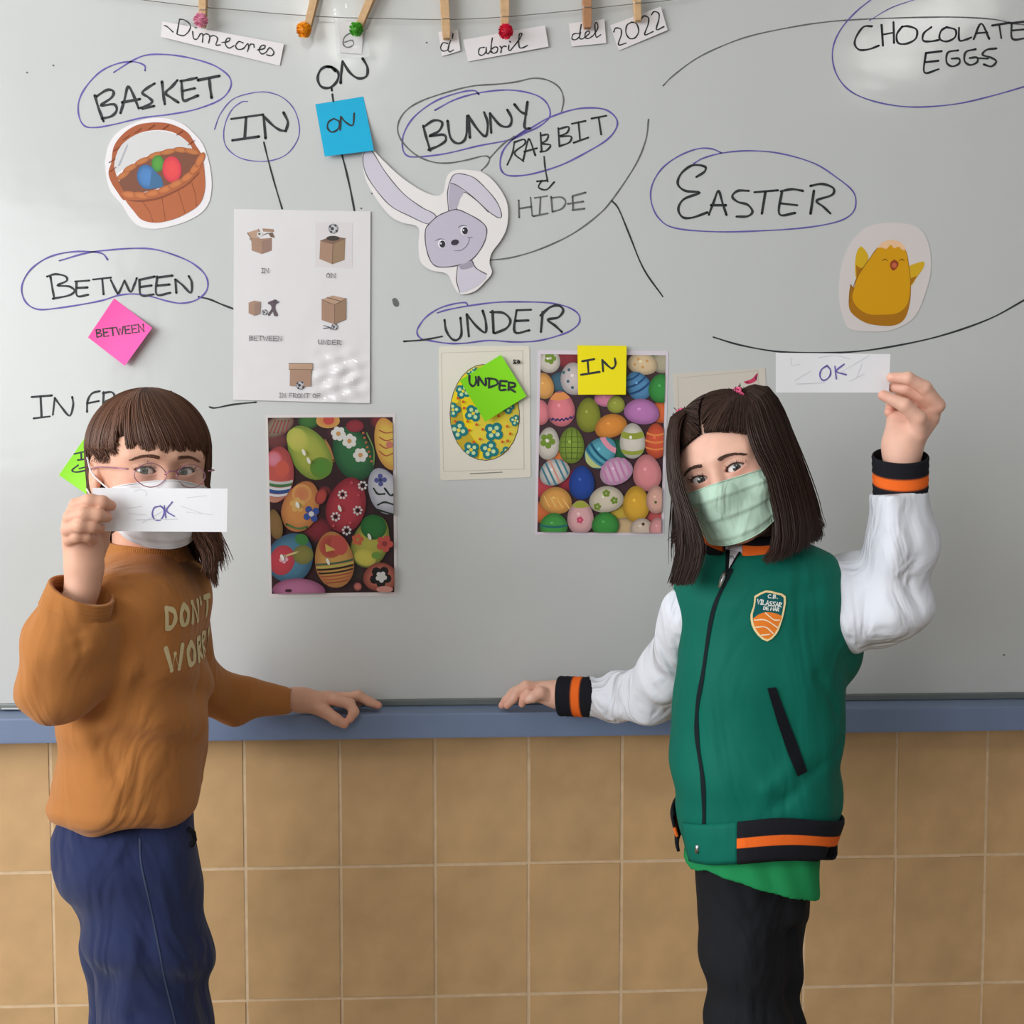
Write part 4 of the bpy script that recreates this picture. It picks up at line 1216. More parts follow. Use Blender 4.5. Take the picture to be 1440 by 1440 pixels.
class DArt(Art):
    """artwork subdivided finely, for laying on cloth"""
    maxl = 5
    def _emit(self, pc):
        (a, ca), (b, cb), (c, cc) = pc
        if self.layer > 900: self.layer = 900
        L = max(math.dist(a, b), math.dist(b, c), math.dist(a, c))
        if L > self.maxl:
            m = lambda p, q: (tuple((p[0][k] + q[0][k]) / 2 for k in range(2)), tuple((p[1][k] + q[1][k]) / 2 for k in range(3)))
            A, B, C_ = pc
            ab, bc, ca_ = m(A, B), m(B, C_), m(C_, A)
            for t in ((A, ab, ca_), (ab, B, bc), (ca_, bc, C_), (ab, bc, ca_)): self._emit(list(t))
            return
        super()._emit(pc)


SK_L = np.array(srgb(224, 172, 146)[:3]); SK_R = np.array(srgb(234, 184, 162)[:3])


# ---------------------------------------------------------------- a child's head in its own frame
# local: x to the viewer's right, y away from the viewer, z up; origin between the eyes, half way down the head
def head_sdf(p):
    d = ell(p, (0, .018, .030), (.0700, .0860, .0745))
    d = smin(d, ell(p, (0, -.022, -.030), (.0560, .0540, .0660)), .03)
    d = smin(d, ell(p, (0, -.010, .020), (.0640, .0640, .0600)), .02)
    d = smin(d, ell(p, (0, -.052, -.080), (.0200, .0170, .0150)), .022)
    for s in (-1, 1):
        d = smin(d, ell(p, (s * .034, -.046, -.028), (.024, .022, .024)), .016)
        d = smin(d, cone(p, (s * .012, -.0700, .020), (s * .042, -.058, .021), .0060, .006), .016)
        # socket, then lids
        d = smax(d, -ell(p, (s * .0257, -.083, .002), (.0175, .0125, .0105)), .014)
        lid = ell(p, (s * .0257, -.0605, .000), (.0150, .0138, .0138))
        d = smin(d, lid, .006)
        # eye opening
        ex = (p.x - s * .0257) * s
        up = .0052 * (1 - (ex / .0142) ** 2) + .0012
        lo = -.0046 * (1 - (ex / .0142) ** 2) + .0006 + .06 * 0
        z = p.z - .0005 - ex * .06
        open_ = np.maximum(np.maximum(z - up, lo - z), np.abs(ex) - .0140)
        open_ = np.maximum(open_, p.y + .058)
        d = smax(d, -open_, .0012)
        # ear
        e = ell(p, (s * .0715, .012, -.006), (.0075, .0165, .0290))
        e = smax(e, -ell(p, (s * .0795, .006, -.002), (.0065, .0095, .0165)), .003)
        d = smin(d, e, .006)
        # nostril wing
        d = smin(d, ell(p, (s * .0085, -.0830, -.0300), (.0065, .0080, .0055)), .005)
    # nose
    d = smin(d, chain(p, [(0, -.068, .012), (0, -.076, -.010), (0, -.0880, -.0270)], [.0070, .0065, .0080], .004), .009)
    # lips
    d = smin(d, ell(p, (0, -.073, -.0505), (.019, .007, .0042)), .004)
    d = smin(d, ell(p, (0, -.0725, -.0575), (.016, .007, .0046)), .004)
    d = d + .0016 * np.exp(-((p.z + .0538) / .0014) ** 2) * (np.abs(p.x) < .019) * (p.y < -.05)
    return d


def mat3(yaw, pitch, roll):
    """yaw>0 turns the face to the viewer's right, pitch>0 lifts it, roll>0 tips the crown to the viewer's right"""
    return np.array((Matrix.Rotation(rad(yaw), 3, 'Z') @ Matrix.Rotation(rad(-pitch), 3, 'X') @ Matrix.Rotation(rad(roll), 3, 'Y')))


class Head:
    def __init__(self, origin, yaw, pitch, roll, scale):
        self.o, self.R, self.s = np.array(origin), mat3(yaw, pitch, roll), scale

    def w(self, p): return self.o + self.R @ (np.array(p, float) * self.s)

    def wv(self, P_): return self.o + (np.asarray(P_) * self.s) @ self.R.T

    def local(self, V): return ((np.asarray(V) - self.o) @ self.R) / self.s

    def raw(self, skin, neck_to, h=.0014):
        nt = self.local(np.array(neck_to))
        def f(p):
            d = head_sdf(p)
            return smin(d, chain(p, [(0, .022, -.040), tuple((np.array((0, .022, -.040)) + nt) / 2), tuple(nt)], [.044, .040, .043], .02), .02)
        lo = np.minimum([-.095, -.11, -.12], nt - .05); hi = np.maximum([.095, .115, .12], nt + .05)
        v, q = sdf_mesh(f, lo, hi, h)
        v = relax(v, q, 1, .4)
        c = np.tile(skin, (len(v), 1))
        def mix(mask, col, k):
            nonlocal c
            m = (mask * k)[:, None]; c = c * (1 - m) + np.array(srgb(*col)[:3]) * m
        x, y, z = v.T
        for s in (-1, 1):
            mix(np.exp(-(((x - s * .036) / .020) ** 2 + ((z + .024) / .018) ** 2)) * (y < 0), (226, 132, 116), .45)
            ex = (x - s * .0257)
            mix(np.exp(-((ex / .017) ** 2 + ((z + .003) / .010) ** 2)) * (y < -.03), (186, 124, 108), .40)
        mix(np.exp(-((x / .018) ** 2 + ((z + .054) / .009) ** 2)) * (y < -.05), (196, 96, 92), .8)
        mix(np.exp(-((x / .012) ** 2 + ((z + .028) / .010) ** 2)) * (y < -.07), (226, 140, 122), .4)
        return self.wv(v), q, c

    def eyes(self, parent, iris, look=(0, -1, 0)):
        for s in (-1, 1):
            V, Fc, C = [], [], []
            ctr = np.array((s * .0257, -.0590, .0005)); R_ = .0125
            L = np.array(self.R.T @ (np.array(look) / np.linalg.norm(look)))
            a = np.cross(L, (0, 0, 1)); a /= np.linalg.norm(a); b = np.cross(a, L)
            rings = [0, .12, .155, .16, .24, .36, .42, .44, .5, .7, 1.0, 1.4, 2.0, 2.7, 3.1]
            irc, pup, scl = np.array(srgb(*iris)[:3]), np.array((.006, .005, .005)), np.array(srgb(226, 218, 214)[:3])
            for i, t in enumerate(rings):
                for k in range(24):
                    th = 2 * math.pi * k / 24
                    d = L * math.cos(t) + (a * math.cos(th) + b * math.sin(th)) * math.sin(t)
                    V.append(self.w(ctr + d * R_ * (1 + (.03 if t < .45 else 0))))
                    C.append(pup if t < .157 else irc * (1.15 if t < .3 else .75) if t < .4 else irc * .3 if t < .43 else scl * (.9 + .1 * math.cos(th * 2)))
            for i in range(len(rings) - 1):
                for k in range(24):
                    Fc.append((i * 24 + k, (i + 1) * 24 + k, (i + 1) * 24 + (k + 1) % 24, i * 24 + (k + 1) % 24))
            make('eye', V, Fc, M['eye'], parent, smooth=True, cols=C)

    def lashes_brows(self, parent, col, bvh, brow_z=.0225):
        V, Fc, C = [], [], []
        c0 = np.array(srgb(*col)[:3])
        def hairline(pts, r0, r1, c):
            v, f_ = tube([Vector(self.w(p)) for p in pts], list(np.linspace(r0, r1, len(pts))), 4)
            j = len(V); V.extend(v); Fc.extend([tuple(i + j for i in t) for t in f_]); C.extend([c] * len(v))
        dirc = Vector(self.R @ np.array((0, 1, 0)))
        def on_face(x, z):
            o_ = Vector(self.w((x, -.2, z)))
            loc, nr, _, _ = bvh.ray_cast(o_, dirc)
            return self.local(np.array(loc)) if loc else np.array((x, -.07, z))
        for s in (-1, 1):
            # brow
            for k in range(210):
                t = random.random(); sp = random.uniform(-1, 1)
                x = s * (.011 + .031 * t); z = brow_z + .0040 * math.sin(t * 2.3) - .0040 * t * t * 1.5 + sp * .0024 * (1 - .65 * t)
                p0 = on_face(x, z); p1 = on_face(x + s * .005, z + .0016 * (1 - 1.6 * t))
                hairline([p0 + (0, -.0004, 0), (p0 + p1) / 2 + (0, -.0010, 0), p1 + (0, -.0003, 0)], .00032, .00008, c0 * random.uniform(1.2, 2.2))
            # upper lash line and lashes
            ex = np.linspace(-.0136, .0140, 12)
            line = [(s * .0257 + s * e, -.0590 - math.sqrt(max(1e-6, .0139 ** 2 - e * e * .85)), .0005 + e * .06 + .0052 * (1 - (e / .0142) ** 2) + .0010) for e in ex]
            v, f_ = tube([Vector(self.w(p)) for p in line], [.00030 + .0005 * math.sin(math.pi * (i + 1) / 13) for i in range(12)], 5)
            j = len(V); V.extend(v); Fc.extend([tuple(i + j for i in t) for t in f_]); C.extend([c0 * .6] * len(v))
            for k in range(26):
                t = random.uniform(.15, 1); i = min(10, int(t * 11)); p = np.array(line[i]) + (np.array(line[i + 1]) - line[i]) * (t * 11 - i if i < 10 else 1)
                hairline([p, p + (s * (t - .45) * .005, -.0030, .0010), p + (s * (t - .45) * .009, -.0044, .0040)], .00022, .00006, c0 * .5)
        return set_props(make('eyelashes_and_brows', V, Fc, M['hair'], parent, smooth=True, cols=C), kind='stuff')


def strands(paths, r0, col, parent, name='hair', tip=.25, n=3, varc=.35, label=None, sheen_streak=True):
    """paths: list of (k,3) arrays -> one mesh of tapered hair locks, each with its own tone"""
    V, Q, C, off = [], [], [], 0
    base = np.array(srgb(*col)[:3])
    for pth in paths:
        p = np.asarray(pth, float); K = len(p)
        t = np.gradient(p, axis=0); t /= np.linalg.norm(t, axis=1)[:, None] + 1e-9
        ref = np.array((0.15, 1, 0.1)); a = np.cross(t, ref); a /= np.linalg.norm(a, axis=1)[:, None] + 1e-9
        b = np.cross(t, a)
        u = np.linspace(0, 1, K)
        rr = r0 * random.uniform(.7, 1.25) * (1 - (1 - tip) * u ** 3)
        for k in range(n):
            th = 2 * math.pi * k / n
            V.append(p + (a * math.cos(th) + b * math.sin(th) * .7) * rr[:, None])
        i = np.arange(K - 1)
        for k in range(n):
            k2 = (k + 1) % n
            Q.append(np.stack([off + k * K + i, off + k * K + i + 1, off + k2 * K + i + 1, off + k2 * K + i], 1))
        cc = base * random.uniform(1 - varc, 1 + varc)
        C.append(np.tile(cc, (K * n, 1)))
        off += K * n
    return make(name, np.vstack(V), np.vstack(Q), M['hair'], parent, smooth=True, cols=np.vstack(C), label=label)


def sheet_strands(A, B, n, bulge=.01, jitter=.002, K=16, back=0.0, spread=None):
    """locks interpolated between two edge curves given as (px,py,Y) lists"""
    def cv(L):
        w = np.array([P(a, b, y) for a, b, y in L])
        s = smooth_path(w, 8)
        d = np.r_[0, np.cumsum(np.linalg.norm(np.diff(s, axis=0), axis=1))]
        u = np.linspace(0, d[-1], K)
        return np.stack([np.interp(u, d, s[:, k]) for k in range(3)], 1)
    a, b = cv(A), cv(B)
    out = []
    for i in range(n):
        s = random.random()
        u = np.linspace(0, 1, K)
        lay = random.random()
        p = a * (1 - s) + b * s
        p[:, 1] += -bulge * math.sin(math.pi * s) * (1 - .9 * lay) + back * lay
        off = rng.normal(size=3) * jitter
        p = p + off * (0.25 + u[:, None]) + np.stack([np.sin(u * 5 + i) * jitter * .5, np.zeros(K), np.zeros(K)], 1)
        m = max(4, int(K * random.uniform(.86, 1.0)))
        out.append(p[:m])
    return out


def face_mask(head, parent, col, bvh, zt=(-.004, -.020), zb=-.098, half=.060, mat=None, pleats=3, wide=1.0):
    """pleated surgical mask wrapped round the face; thin solid sheet"""
    dirv = lambda th: np.array((math.sin(th), -math.cos(th), 0))
    nu, nv = 40, 36
    V = []
    for j in range(nv + 1):
        v = j / nv
        for i in range(nu + 1):
            u = -1 + 2 * i / nu
            th = u * 1.22 * wide
            ztop = zt[0] + (zt[1] - zt[0]) * abs(u) ** 1.3
            zbot = zb + (.034) * abs(u) ** 2.0
            z = ztop + (zbot - ztop) * v
            o_ = np.array((0, .0, z)); d = dirv(th)
            start = head.w(o_ + d * .2); wd = Vector(head.R @ (-d))
            loc, nr, _, _ = bvh.ray_cast(Vector(start), wd)
            r = .075
            if loc is not None:
                q = head.local(np.array(loc)) - o_
                r = float(np.linalg.norm(q[:2]))
            # the mask does not dip into hollows: hold to a smooth shell
            shell = (.064 + .0185 * math.cos(th * .9) ** 2) * (1 - .10 * v ** 3) - .004 * (1 - v) * 0
            nose = .021 * math.exp(-(abs(th) / .26) ** 1.6) * math.exp(-((v - .20) / .30) ** 2)
            r = max(r + .0015, shell + nose) if abs(u) < .93 else r + .0018
            e = 4 * abs(u) ** 6
            pl = .0032 * (((v * pleats + .25) % 1.0) ** 2) * (1 - abs(u) ** 4) + .0012 * math.sin(u * 9 + v * 7) + .0007 * math.sin(u * 21 - v * 13)
            V.append(o_ + d * (r + pl))
    V = [head.w(v) for v in V]
    W = nu + 1
    Fc = [(j * W + i, j * W + i + 1, (j + 1) * W + i + 1, (j + 1) * W + i) for j in range(nv) for i in range(nu)]
    o = make('face_mask', V, Fc, mat, parent, smooth=True)
    sm = o.modifiers.new('s', 'SMOOTH'); sm.factor = .5; sm.iterations = 2
    so = o.modifiers.new('t', 'SOLIDIFY'); so.thickness = .0011; so.offset = 1
    # stitched rim
    rim = [V[i] for i in range(W)] + [V[j * W + nu] for j in range(1, nv + 1)] + [V[nv * W + i] for i in range(nu - 1, -1, -1)] + [V[j * W] for j in range(nv - 1, 0, -1)]
    rv, rf = tube([Vector(v) for v in rim + rim[:1]], .0010, 5, cap=False)
    make('mask_seam', rv, rf, mat, o, smooth=True)
    # ear loops
    for s, i in ((-1, 0), (1, nu)):
        for j, zz in ((1, .016), (nv - 1, -.026)):
            p0 = head.local(np.array(V[j * W + i]))
            ear = np.array((s * .080, .022, zz))
            mid = (p0 + ear) / 2 + np.array((s * .008, 0, 0))
            lv, lf = tube([Vector(head.w(q)) for q in smooth_path([p0, mid, ear], 5)], .0011, 6)
            make('ear_loop', lv, lf, mat, o, smooth=True)
    return o
# ================================================================ people: shared garment builders
M['sweater'] = material('rust_jersey', (178, 116, 62), 0.92, 0.12, noise=(7, 0.05), bump=(420, 0.25, 0.0006), sheen=.15, folds=(11, .016))
M['sweater_rib'] = material('rust_ribbing', (178, 116, 62), 0.92, 0.12, bump=(120, 0.4, 0.0008, 'knit'), sheen=.15)
M['navy'] = material('navy_jersey', (40, 48, 84), 0.9, 0.15, noise=(8, 0.10), bump=(380, 0.25, 0.0006), sheen=.15, folds=(11, .022))
M['green'] = material('green_softshell', (0, 103, 86), 0.72, 0.22, noise=(6, 0.05), bump=(300, 0.2, 0.0005), folds=(9, .012))
M['white_cloth'] = material('white_jersey', (226, 228, 236), 0.85, 0.2, noise=(6, 0.02), bump=(300, 0.15, 0.0005), folds=(16, .022))
M['ribbing'] = material('striped_ribbing', rough=0.9, spec=0.15, attr='Col', bump=(220, 0.4, 0.0006, 'knit'))
M['tshirt'] = material('bright_green_cotton', (36, 142, 84), 0.88, 0.15, noise=(8, 0.06), bump=(350, 0.2, 0.0005))
M['black_cloth'] = material('black_jersey', (26, 27, 31), 0.85, 0.2, noise=(8, 0.12), bump=(350, 0.25, 0.0006), folds=(11, .02))
M['mask_green'] = material('pale_green_nonwoven', (186, 214, 194), 0.85, 0.2, noise=(60, 0.02), bump=(260, 0.2, 0.0004), folds=(26, .008))
M['mask_white'] = material('white_nonwoven', (226, 222, 224), 0.85, 0.2, noise=(60, 0.02), bump=(260, 0.2, 0.0004))
M['cloth_print'] = material('screen_print', rough=0.8, spec=0.2, attr='Col')
M['rim'] = material('mauve_metal', (176, 120, 140), 0.3, 0.6, metal=.6)
M['lens'] = material('spectacle_lens', (255, 255, 255), 0.02, 0.6)
M['lens'].node_tree.nodes['Principled BSDF'].inputs['Alpha'].default_value = 0.06
M['pink'] = material('pink_elastic', (226, 92, 134), 0.7, 0.3, bump=(200, .3, .0005))
M['rubber'] = material('shoe_sole', (226, 224, 220), 0.7, 0.3)
M['shoe'] = material('shoe_upper', (60, 64, 84), 0.7, 0.3, noise=(20, .1))


def G(px, py, Y): return tuple(P(px, py, Y))


def sec(y, xl, xr, ry, Y0, yc=None):
    z = P((xl + xr) / 2, y, Y0)[2]
    return (z, P(xl, y, Y0)[0], P(xr, y, Y0)[0], ry, Y0 if yc is None else yc)


def band(name, pts, radii, stripes, parent, mat, tilt=None, thick=.0022, n=40, label=None, flat=1.0, upv=None):
    """open ribbed tube along pts (first point = open end); stripes = [(u0,u1,colour)] along the length; has an inner wall"""
    pts = [np.array(p, float) for p in pts]
    K = 22
    u = np.linspace(0, 1, K)
    L = np.linspace(0, 1, len(pts))
    path = np.stack([np.interp(u, L, [p[k] for p in pts]) for k in range(3)], 1)
    rr = np.interp(u, L, radii)
    ax = path[-1] - path[0]; ax /= np.linalg.norm(ax)
    if tilt is not None: ax = np.array(tilt, float) / np.linalg.norm(tilt)
    a = np.cross(ax, (0, 1, 0) if upv is None else upv); a /= np.linalg.norm(a); b = np.cross(ax, a)
    def colour(t):
        for u0, u1, c in stripes:
            if u0 <= t <= u1: return np.array(srgb(*c)[:3])
        return np.array(srgb(*stripes[-1][2])[:3])
    V, C, Fc = [], [], []
    prof = [(t, 1, 0) for t in u] + [(t, -1, 0) for t in u[::-1][10:]]
    prof = [(u[K - 1 - i], 0) for i in range(K)] + [(u[i], thick) for i in range(0, 12)]
    for t, ins in prof:
        c = np.array([np.interp(t, u, path[:, k]) for k in range(3)])
        r = float(np.interp(t, u, rr)) + .0004 * math.sin(t * 40) - ins
        if ins == 0 and t < .03: r -= .0006
        for k in range(n):
            th = 2 * math.pi * k / n
            r2 = r * (1 + .012 * math.sin(3 * th + 1))
            V.append(c + a * math.cos(th) * r2 + b * math.sin(th) * r2 * flat); C.append(colour(t))
    for i in range(len(prof) - 1):
        for k in range(n):
            Fc.append((i * n + k, i * n + (k + 1) % n, (i + 1) * n + (k + 1) % n, (i + 1) * n + k))
    return make(name, V, Fc, mat, parent, smooth=True, cols=C, label=label)


def ring_on(name, bvh, centre, rows, angles, cols, parent, mat, lift=.003, label=None, closed=False):
    """strip laid round a garment: rows = list of heights (or f(angle)), angles in degrees (0 = toward the viewer, + = viewer's right)"""
    V, C, Fc = [], [], []
    n = len(angles); last = {}
    for j, zf in enumerate(rows):
        for an in angles:
            z = zf(an) if callable(zf) else zf
            d = Vector((math.sin(rad(an)), -math.cos(rad(an)), 0))
            c = Vector((centre[0], centre[1], z))
            loc, nr, _, _ = bvh.ray_cast(c + d * .5, -d)
            if loc is None: loc = c + d * last.get(an, .1)
            last[an] = ((loc[0] - c[0]) ** 2 + (loc[1] - c[1]) ** 2) ** .5
            e = 0.5 if j in (0, len(rows) - 1) else 1.0
            V.append(loc + d * lift * e); C.append(np.array(srgb(*cols[j])[:3]))
    m = n if closed else n - 1
    for j in range(len(rows) - 1):
        for k in range(m):
            Fc.append((j * n + k, j * n + (k + 1) % n, (j + 1) * n + (k + 1) % n, (j + 1) * n + k))
    o = make(name, V, Fc, mat, parent, smooth=True, cols=C, label=label)
    so = o.modifiers.new('t', 'SOLIDIFY'); so.thickness = lift * .9; so.offset = -1
    return o


def finger(p, pts, r0, r1, k=.003):
    n = len(pts)
    return chain(p, pts, [r0 + (r1 - r0) * i / (n - 1) + (.0006 if 0 < i < n - 1 else 0) for i in range(n)], k)


def hand_raw(fingers, palm, arm, skin, pad=.012, h=.0013, knuckle=None, nails=(), kf=.0035):
    """fingers: lists of joints (+radii), palm: list of (a,b,ra,rb), arm: chain"""
    allp = [q for f_ in fingers for q in f_[0]] + [q for c in palm for q in c[:2]] + list(arm[0])
    lo, hi = np.min(allp, 0) - .03, np.max(allp, 0) + .03
    def f(p):
        d = None
        for c in palm:
            e = cone(p, *c)
            d = e if d is None else smin(d, e, .010)
        d = smin(d, chain(p, arm[0], arm[1], .01, *(arm[2:] if len(arm) > 2 else ())), .014)
        for fg in fingers:
            d = smin(d, finger(p, fg[0], fg[1], fg[2]), kf)
        return d
    v, q = sdf_mesh(f, lo, hi, h)
    v = relax(v, q, 1, .5)
    c = np.tile(skin, (len(v), 1))
    for fg in fingers:
        for j, (pt, kk, rr) in enumerate([(fg[0][-1], .35, .008), (fg[0][-2], .22, .006), (fg[0][1], .22, .007)]):
            m = (np.exp(-(np.linalg.norm(v - np.array(pt), axis=1) / rr) ** 2) * kk)[:, None]
            c = c * (1 - m) + np.array(srgb(222, 120, 100)[:3]) * m
    for pt, rr in nails:
        m = (np.clip(1.5 - np.linalg.norm(v - np.array(pt), axis=1) / rr, 0, 1) * .7)[:, None]
        c = c * (1 - m) + np.array(srgb(242, 206, 190)[:3]) * m
    return v, q, c


def shoe(parent, x, y, yaw, side):
    R_ = np.array(Matrix.Rotation(rad(yaw), 3, 'Z'))
    def loc(p):
        X, Y_ = p.x - x, p.y - y
        return Pts(X * R_[0, 0] + Y_ * R_[1, 0], X * R_[0, 1] + Y_ * R_[1, 1], p.z)
    def up(p):
        q = loc(p)
        d = smin(ell(q, (0, -.055, .032), (.036, .070, .032)), ell(q, (0, .030, .045), (.034, .048, .048)), .03)
        return smax(d, .018 - q.z, .004)
    def sole(p):
        q = loc(p)
        d = smin(ell(q, (0, -.055, .012), (.041, .078, .04)), ell(q, (0, .035, .012), (.037, .052, .04)), .03)
        return smax(smax(d, q.z - .020, .004), -q.z + .0, .003)
    lo, hi = (x - .15, y - .15, -.01), (x + .15, y + .15, .11)
    o = sdf_obj('shoe', up, lo, hi, .004, M['shoe'], parent)
    sdf_obj('sole', sole, lo, hi, .004, M['rubber'], o)


def to_cam(head): 
    return np.array(CAM) - head.o

# ================================================================ girl with glasses, rust sweater (left)
feetL = (P(205, 1440, -.36)[0], -.36, 0)
gl = root('person', feetL, 'child in glasses, white face mask, rust sweater and navy trousers, holding an OK card', 'person')
s_ = .94
Rm = mat3(29, 0, 2)
hL = Head(P(235, 664, -.432) - Rm @ np.array((0, -.0745, 0)) * s_, 29, 0, 2, s_)

Yt = -.36
secsL = [sec(772, 172, 238, .045, Yt, -.345), sec(790, 158, 256, .070, Yt, -.345), sec(808, 140, 270, .100, Yt, -.345), sec(850, 130, 281, .118, Yt), sec(900, 128, 286, .122, Yt),
         sec(950, 118, 289, .118, Yt), sec(1000, 92, 290, .112, Yt), sec(1050, 84, 288, .112, Yt), sec(1100, 77, 286, .114, Yt),
         sec(1112, 71, 286, .116, Yt), sec(1126, 74, 282, .110, Yt), sec(1136, 86, 272, .100, Yt)]
near_arm = [G(160, 848, -.410), G(118, 928, -.480), G(80, 960, -.500), G(94, 895, -.505), G(110, 836, -.505)]
A0 = np.array(P(106, 856, -.505)); An = np.array(P(132, 787, -.505)) - A0; An /= np.linalg.norm(An)
near_r = [.044, .042, .043, .043, .036]
far_arm = [G(235, 850, -.26), G(262, 960, -.17), G(330, 984, -.125), G(412, 984, -.085)]
far_r = [.052, .044, .034, .0185]


cL = ((secsL[6][1] + secsL[6][2]) / 2, Yt)


def sweater(p):
    sx = (p.x - cL[0]) / .10
    d = stack(Pts(p.x, p.y, p.z + .016 * np.clip(sx * sx, 0, 1.3) * np.clip((.80 - p.z) / .1, 0, 1)), secsL, Yt)
    d = smin(d, ell(p, G(205, 845, -.36), (.075, .125, .055)), .03)
    d = d + wrinkle(p, (.35, .1, .90), 44, .0036, 1.0, 2.8) + wrinkle(p, (.8, .2, .35), 37, .0030, 4.0, 2.4)
    d = d + crease(p, G(143, 900, -.47), G(141, 985, -.455), .006, .006) + crease(p, G(141, 985, -.455), G(145, 1158, -.46), .0032, .0040)
    d = d - crease(p, G(152, 1010, -.47), G(190, 930, -.48), .012, .005) - crease(p, G(110, 1030, -.44), G(140, 1110, -.455), .010, .005)
    d = d + crease(p, G(118, 1030, -.45), G(138, 1120, -.46), .006, .004) + crease(p, G(160, 1090, -.47), G(200, 960, -.48), .010, .004)
    arm = chain(p, near_arm, near_r, .022)
    arm = arm + wrinkle(p, (.6, .3, .5), 48, .0030, .3, 2.2) + wrinkle(p, (-.5, .3, .8), 95, .0010, 1.3, 2.8)
    arm = arm + crease(p, G(40, 935, -.53), G(120, 905, -.545), .006, .004) + crease(p, G(70, 905, -.545), G(135, 880, -.54), .006, .003)
    arm = smax(arm, (p.x - A0[0]) * An[0] + (p.z - A0[2]) * An[2], .002)
    d = smin(d, arm, .007)
    far = chain(p, far_arm, far_r, .02) + wrinkle(p, (.9, .1, .3), 100, .0020, 2.0)
    far = smax(far, -cone(p, G(405, 984, -.085), G(440, 984, -.08), .0155, .016), .002)
    far = smax(far, p.x - P(412, 984, -.085)[0], .003)
    d = smin(d, far, .014)
    return d


sw = sdf_obj('sweater', sweater, (P(5, 900, -.5)[0], -.60, P(200, 1175, Yt)[2]), (P(425, 900, -.08)[0], -.05, P(200, 750, Yt)[2]), .0036, M['sweater'], gl, it=2)
bvL = bvh_of(sw)
# turned-back cuff
band('sweater_cuff', [G(116, 830, -.505), G(105, 862, -.505)], [.0385, .0410], [(0, 1, (178, 116, 62))], gl, M['sweater'],
     tilt=np.array(P(130, 790, -.515)) - np.array(P(96, 880, -.500)), thick=.004)
# hem seam line and crew neck
zh = P(180, 1122, Yt)[2]
band('sweater_neckband', [G(207, 764, -.345), G(206, 784, -.345)], [.050, .060], [(0, 1, (180, 114, 58))], gl, M['sweater_rib'], thick=.004)
# printed lettering, wraps from the chest round to the far side
nrm = np.array((.62, -.785, 0)); ux = np.array((.785, .62, 0))
org = np.array(P(229, 853, -.45))
for word, y0, yb, sx in (("DON'T", 853, 887, 1.0), ("WORRY", 910, 947, 1.0)):
    org = np.array(P(230, y0, -.46)); hgt = P(230, y0, -.46)[2] - P(230, yb, -.46)[2]
    da = DArt(0, (0, 0, 1)); da.maxl = 3
    k = hgt / 34
    da.mapf = lambda x, y, o=org, k=k: o + ux * x * k - np.array((0, 0, 1)) * y * k
    x = 0
    for ch in word:
        wd = {"'": 9, 'W': 34}.get(ch, 23)
        if ch == "'": da.stroke([(x + 2, 0), (x + 2, 9)], (222, 204, 158), 5.5, smooth=False)
        for st in FONT.get(ch, []):
            da.stroke([(x + 3 + a_ * (wd - 6), 2.5 + b_ * 29) for a_, b_ in st], (226, 208, 160), 7.0, smooth=ch in 'DOR', n=5)
        x += wd + 3.5
    decal('lettering', bvL, da, M['cloth_print'], gl, direction=-nrm, lift=.0007, label='cream printed word ' + word)

# trousers
hipsL = [sec(1135, 96, 270, .088, Yt), sec(1165, 84, 272, .096, Yt), sec(1200, 86, 275, .098, Yt), sec(1235, 92, 276, .095, Yt), sec(1260, 104, 270, .08, Yt)]


def trousersL(p):
    near = chain(p, [G(190, 1225, -.405), G(212, 1330, -.41), G(226, 1450, -.41), G(233, 1660, -.41), G(238, 1900, -.41)], [.074, .072, .067, .056, .046], .02)
    far = chain(p, [G(166, 1225, -.30), G(178, 1330, -.29), G(184, 1450, -.28), G(182, 1660, -.26), G(176, 1850, -.26)], [.070, .052, .047, .045, .042], .02)
    d = smin(smin(near, far, .010), stack(p, hipsL, Yt), .02)
    d = d + wrinkle(p, (.55, .2, .8), 42, .0045, .7, 2.6)
    d = d + crease(p, G(128, 1330, -.42), G(190, 1430, -.48), .009, .006) - crease(p, G(120, 1310, -.42), G(185, 1440, -.48), .012, .004)
    d = smax(d, .045 - p.z, .004)
    return d


tr = sdf_obj('trousers', trousersL, (P(40, 1300, -.4)[0], -.52, .03), (P(340, 1300, -.4)[0], -.17, P(180, 1120, Yt)[2]), .0045, M['navy'], gl, it=2)
bt = bvh_of(tr)
da = DArt(0, (0, 0, 1), lift=0)
da.stroke([(196, 1180), (198, 1215), (210, 1270), (222, 1330), (234, 1390), (247, 1445), (252, 1500)], (72, 82, 108), 2.2)
decal('side_seam', bt, da, M['cloth_print'], tr, lift=.0008)
V, Fc = tube([on_cloth(262, 1166, bt, .003), on_cloth(267, 1172, bt, .005), on_cloth(270, 1182, bt, .004), on_cloth(266, 1190, bt, .004)], .0030, 6)
make('drawstring', V, Fc, M['black_cloth'], tr, smooth=True)
shoe(gl, P(233, 1660, -.41)[0] + .03, -.42, 62, 1)
shoe(gl, P(166, 1660, -.26)[0] + .03, -.27, 62, -1)

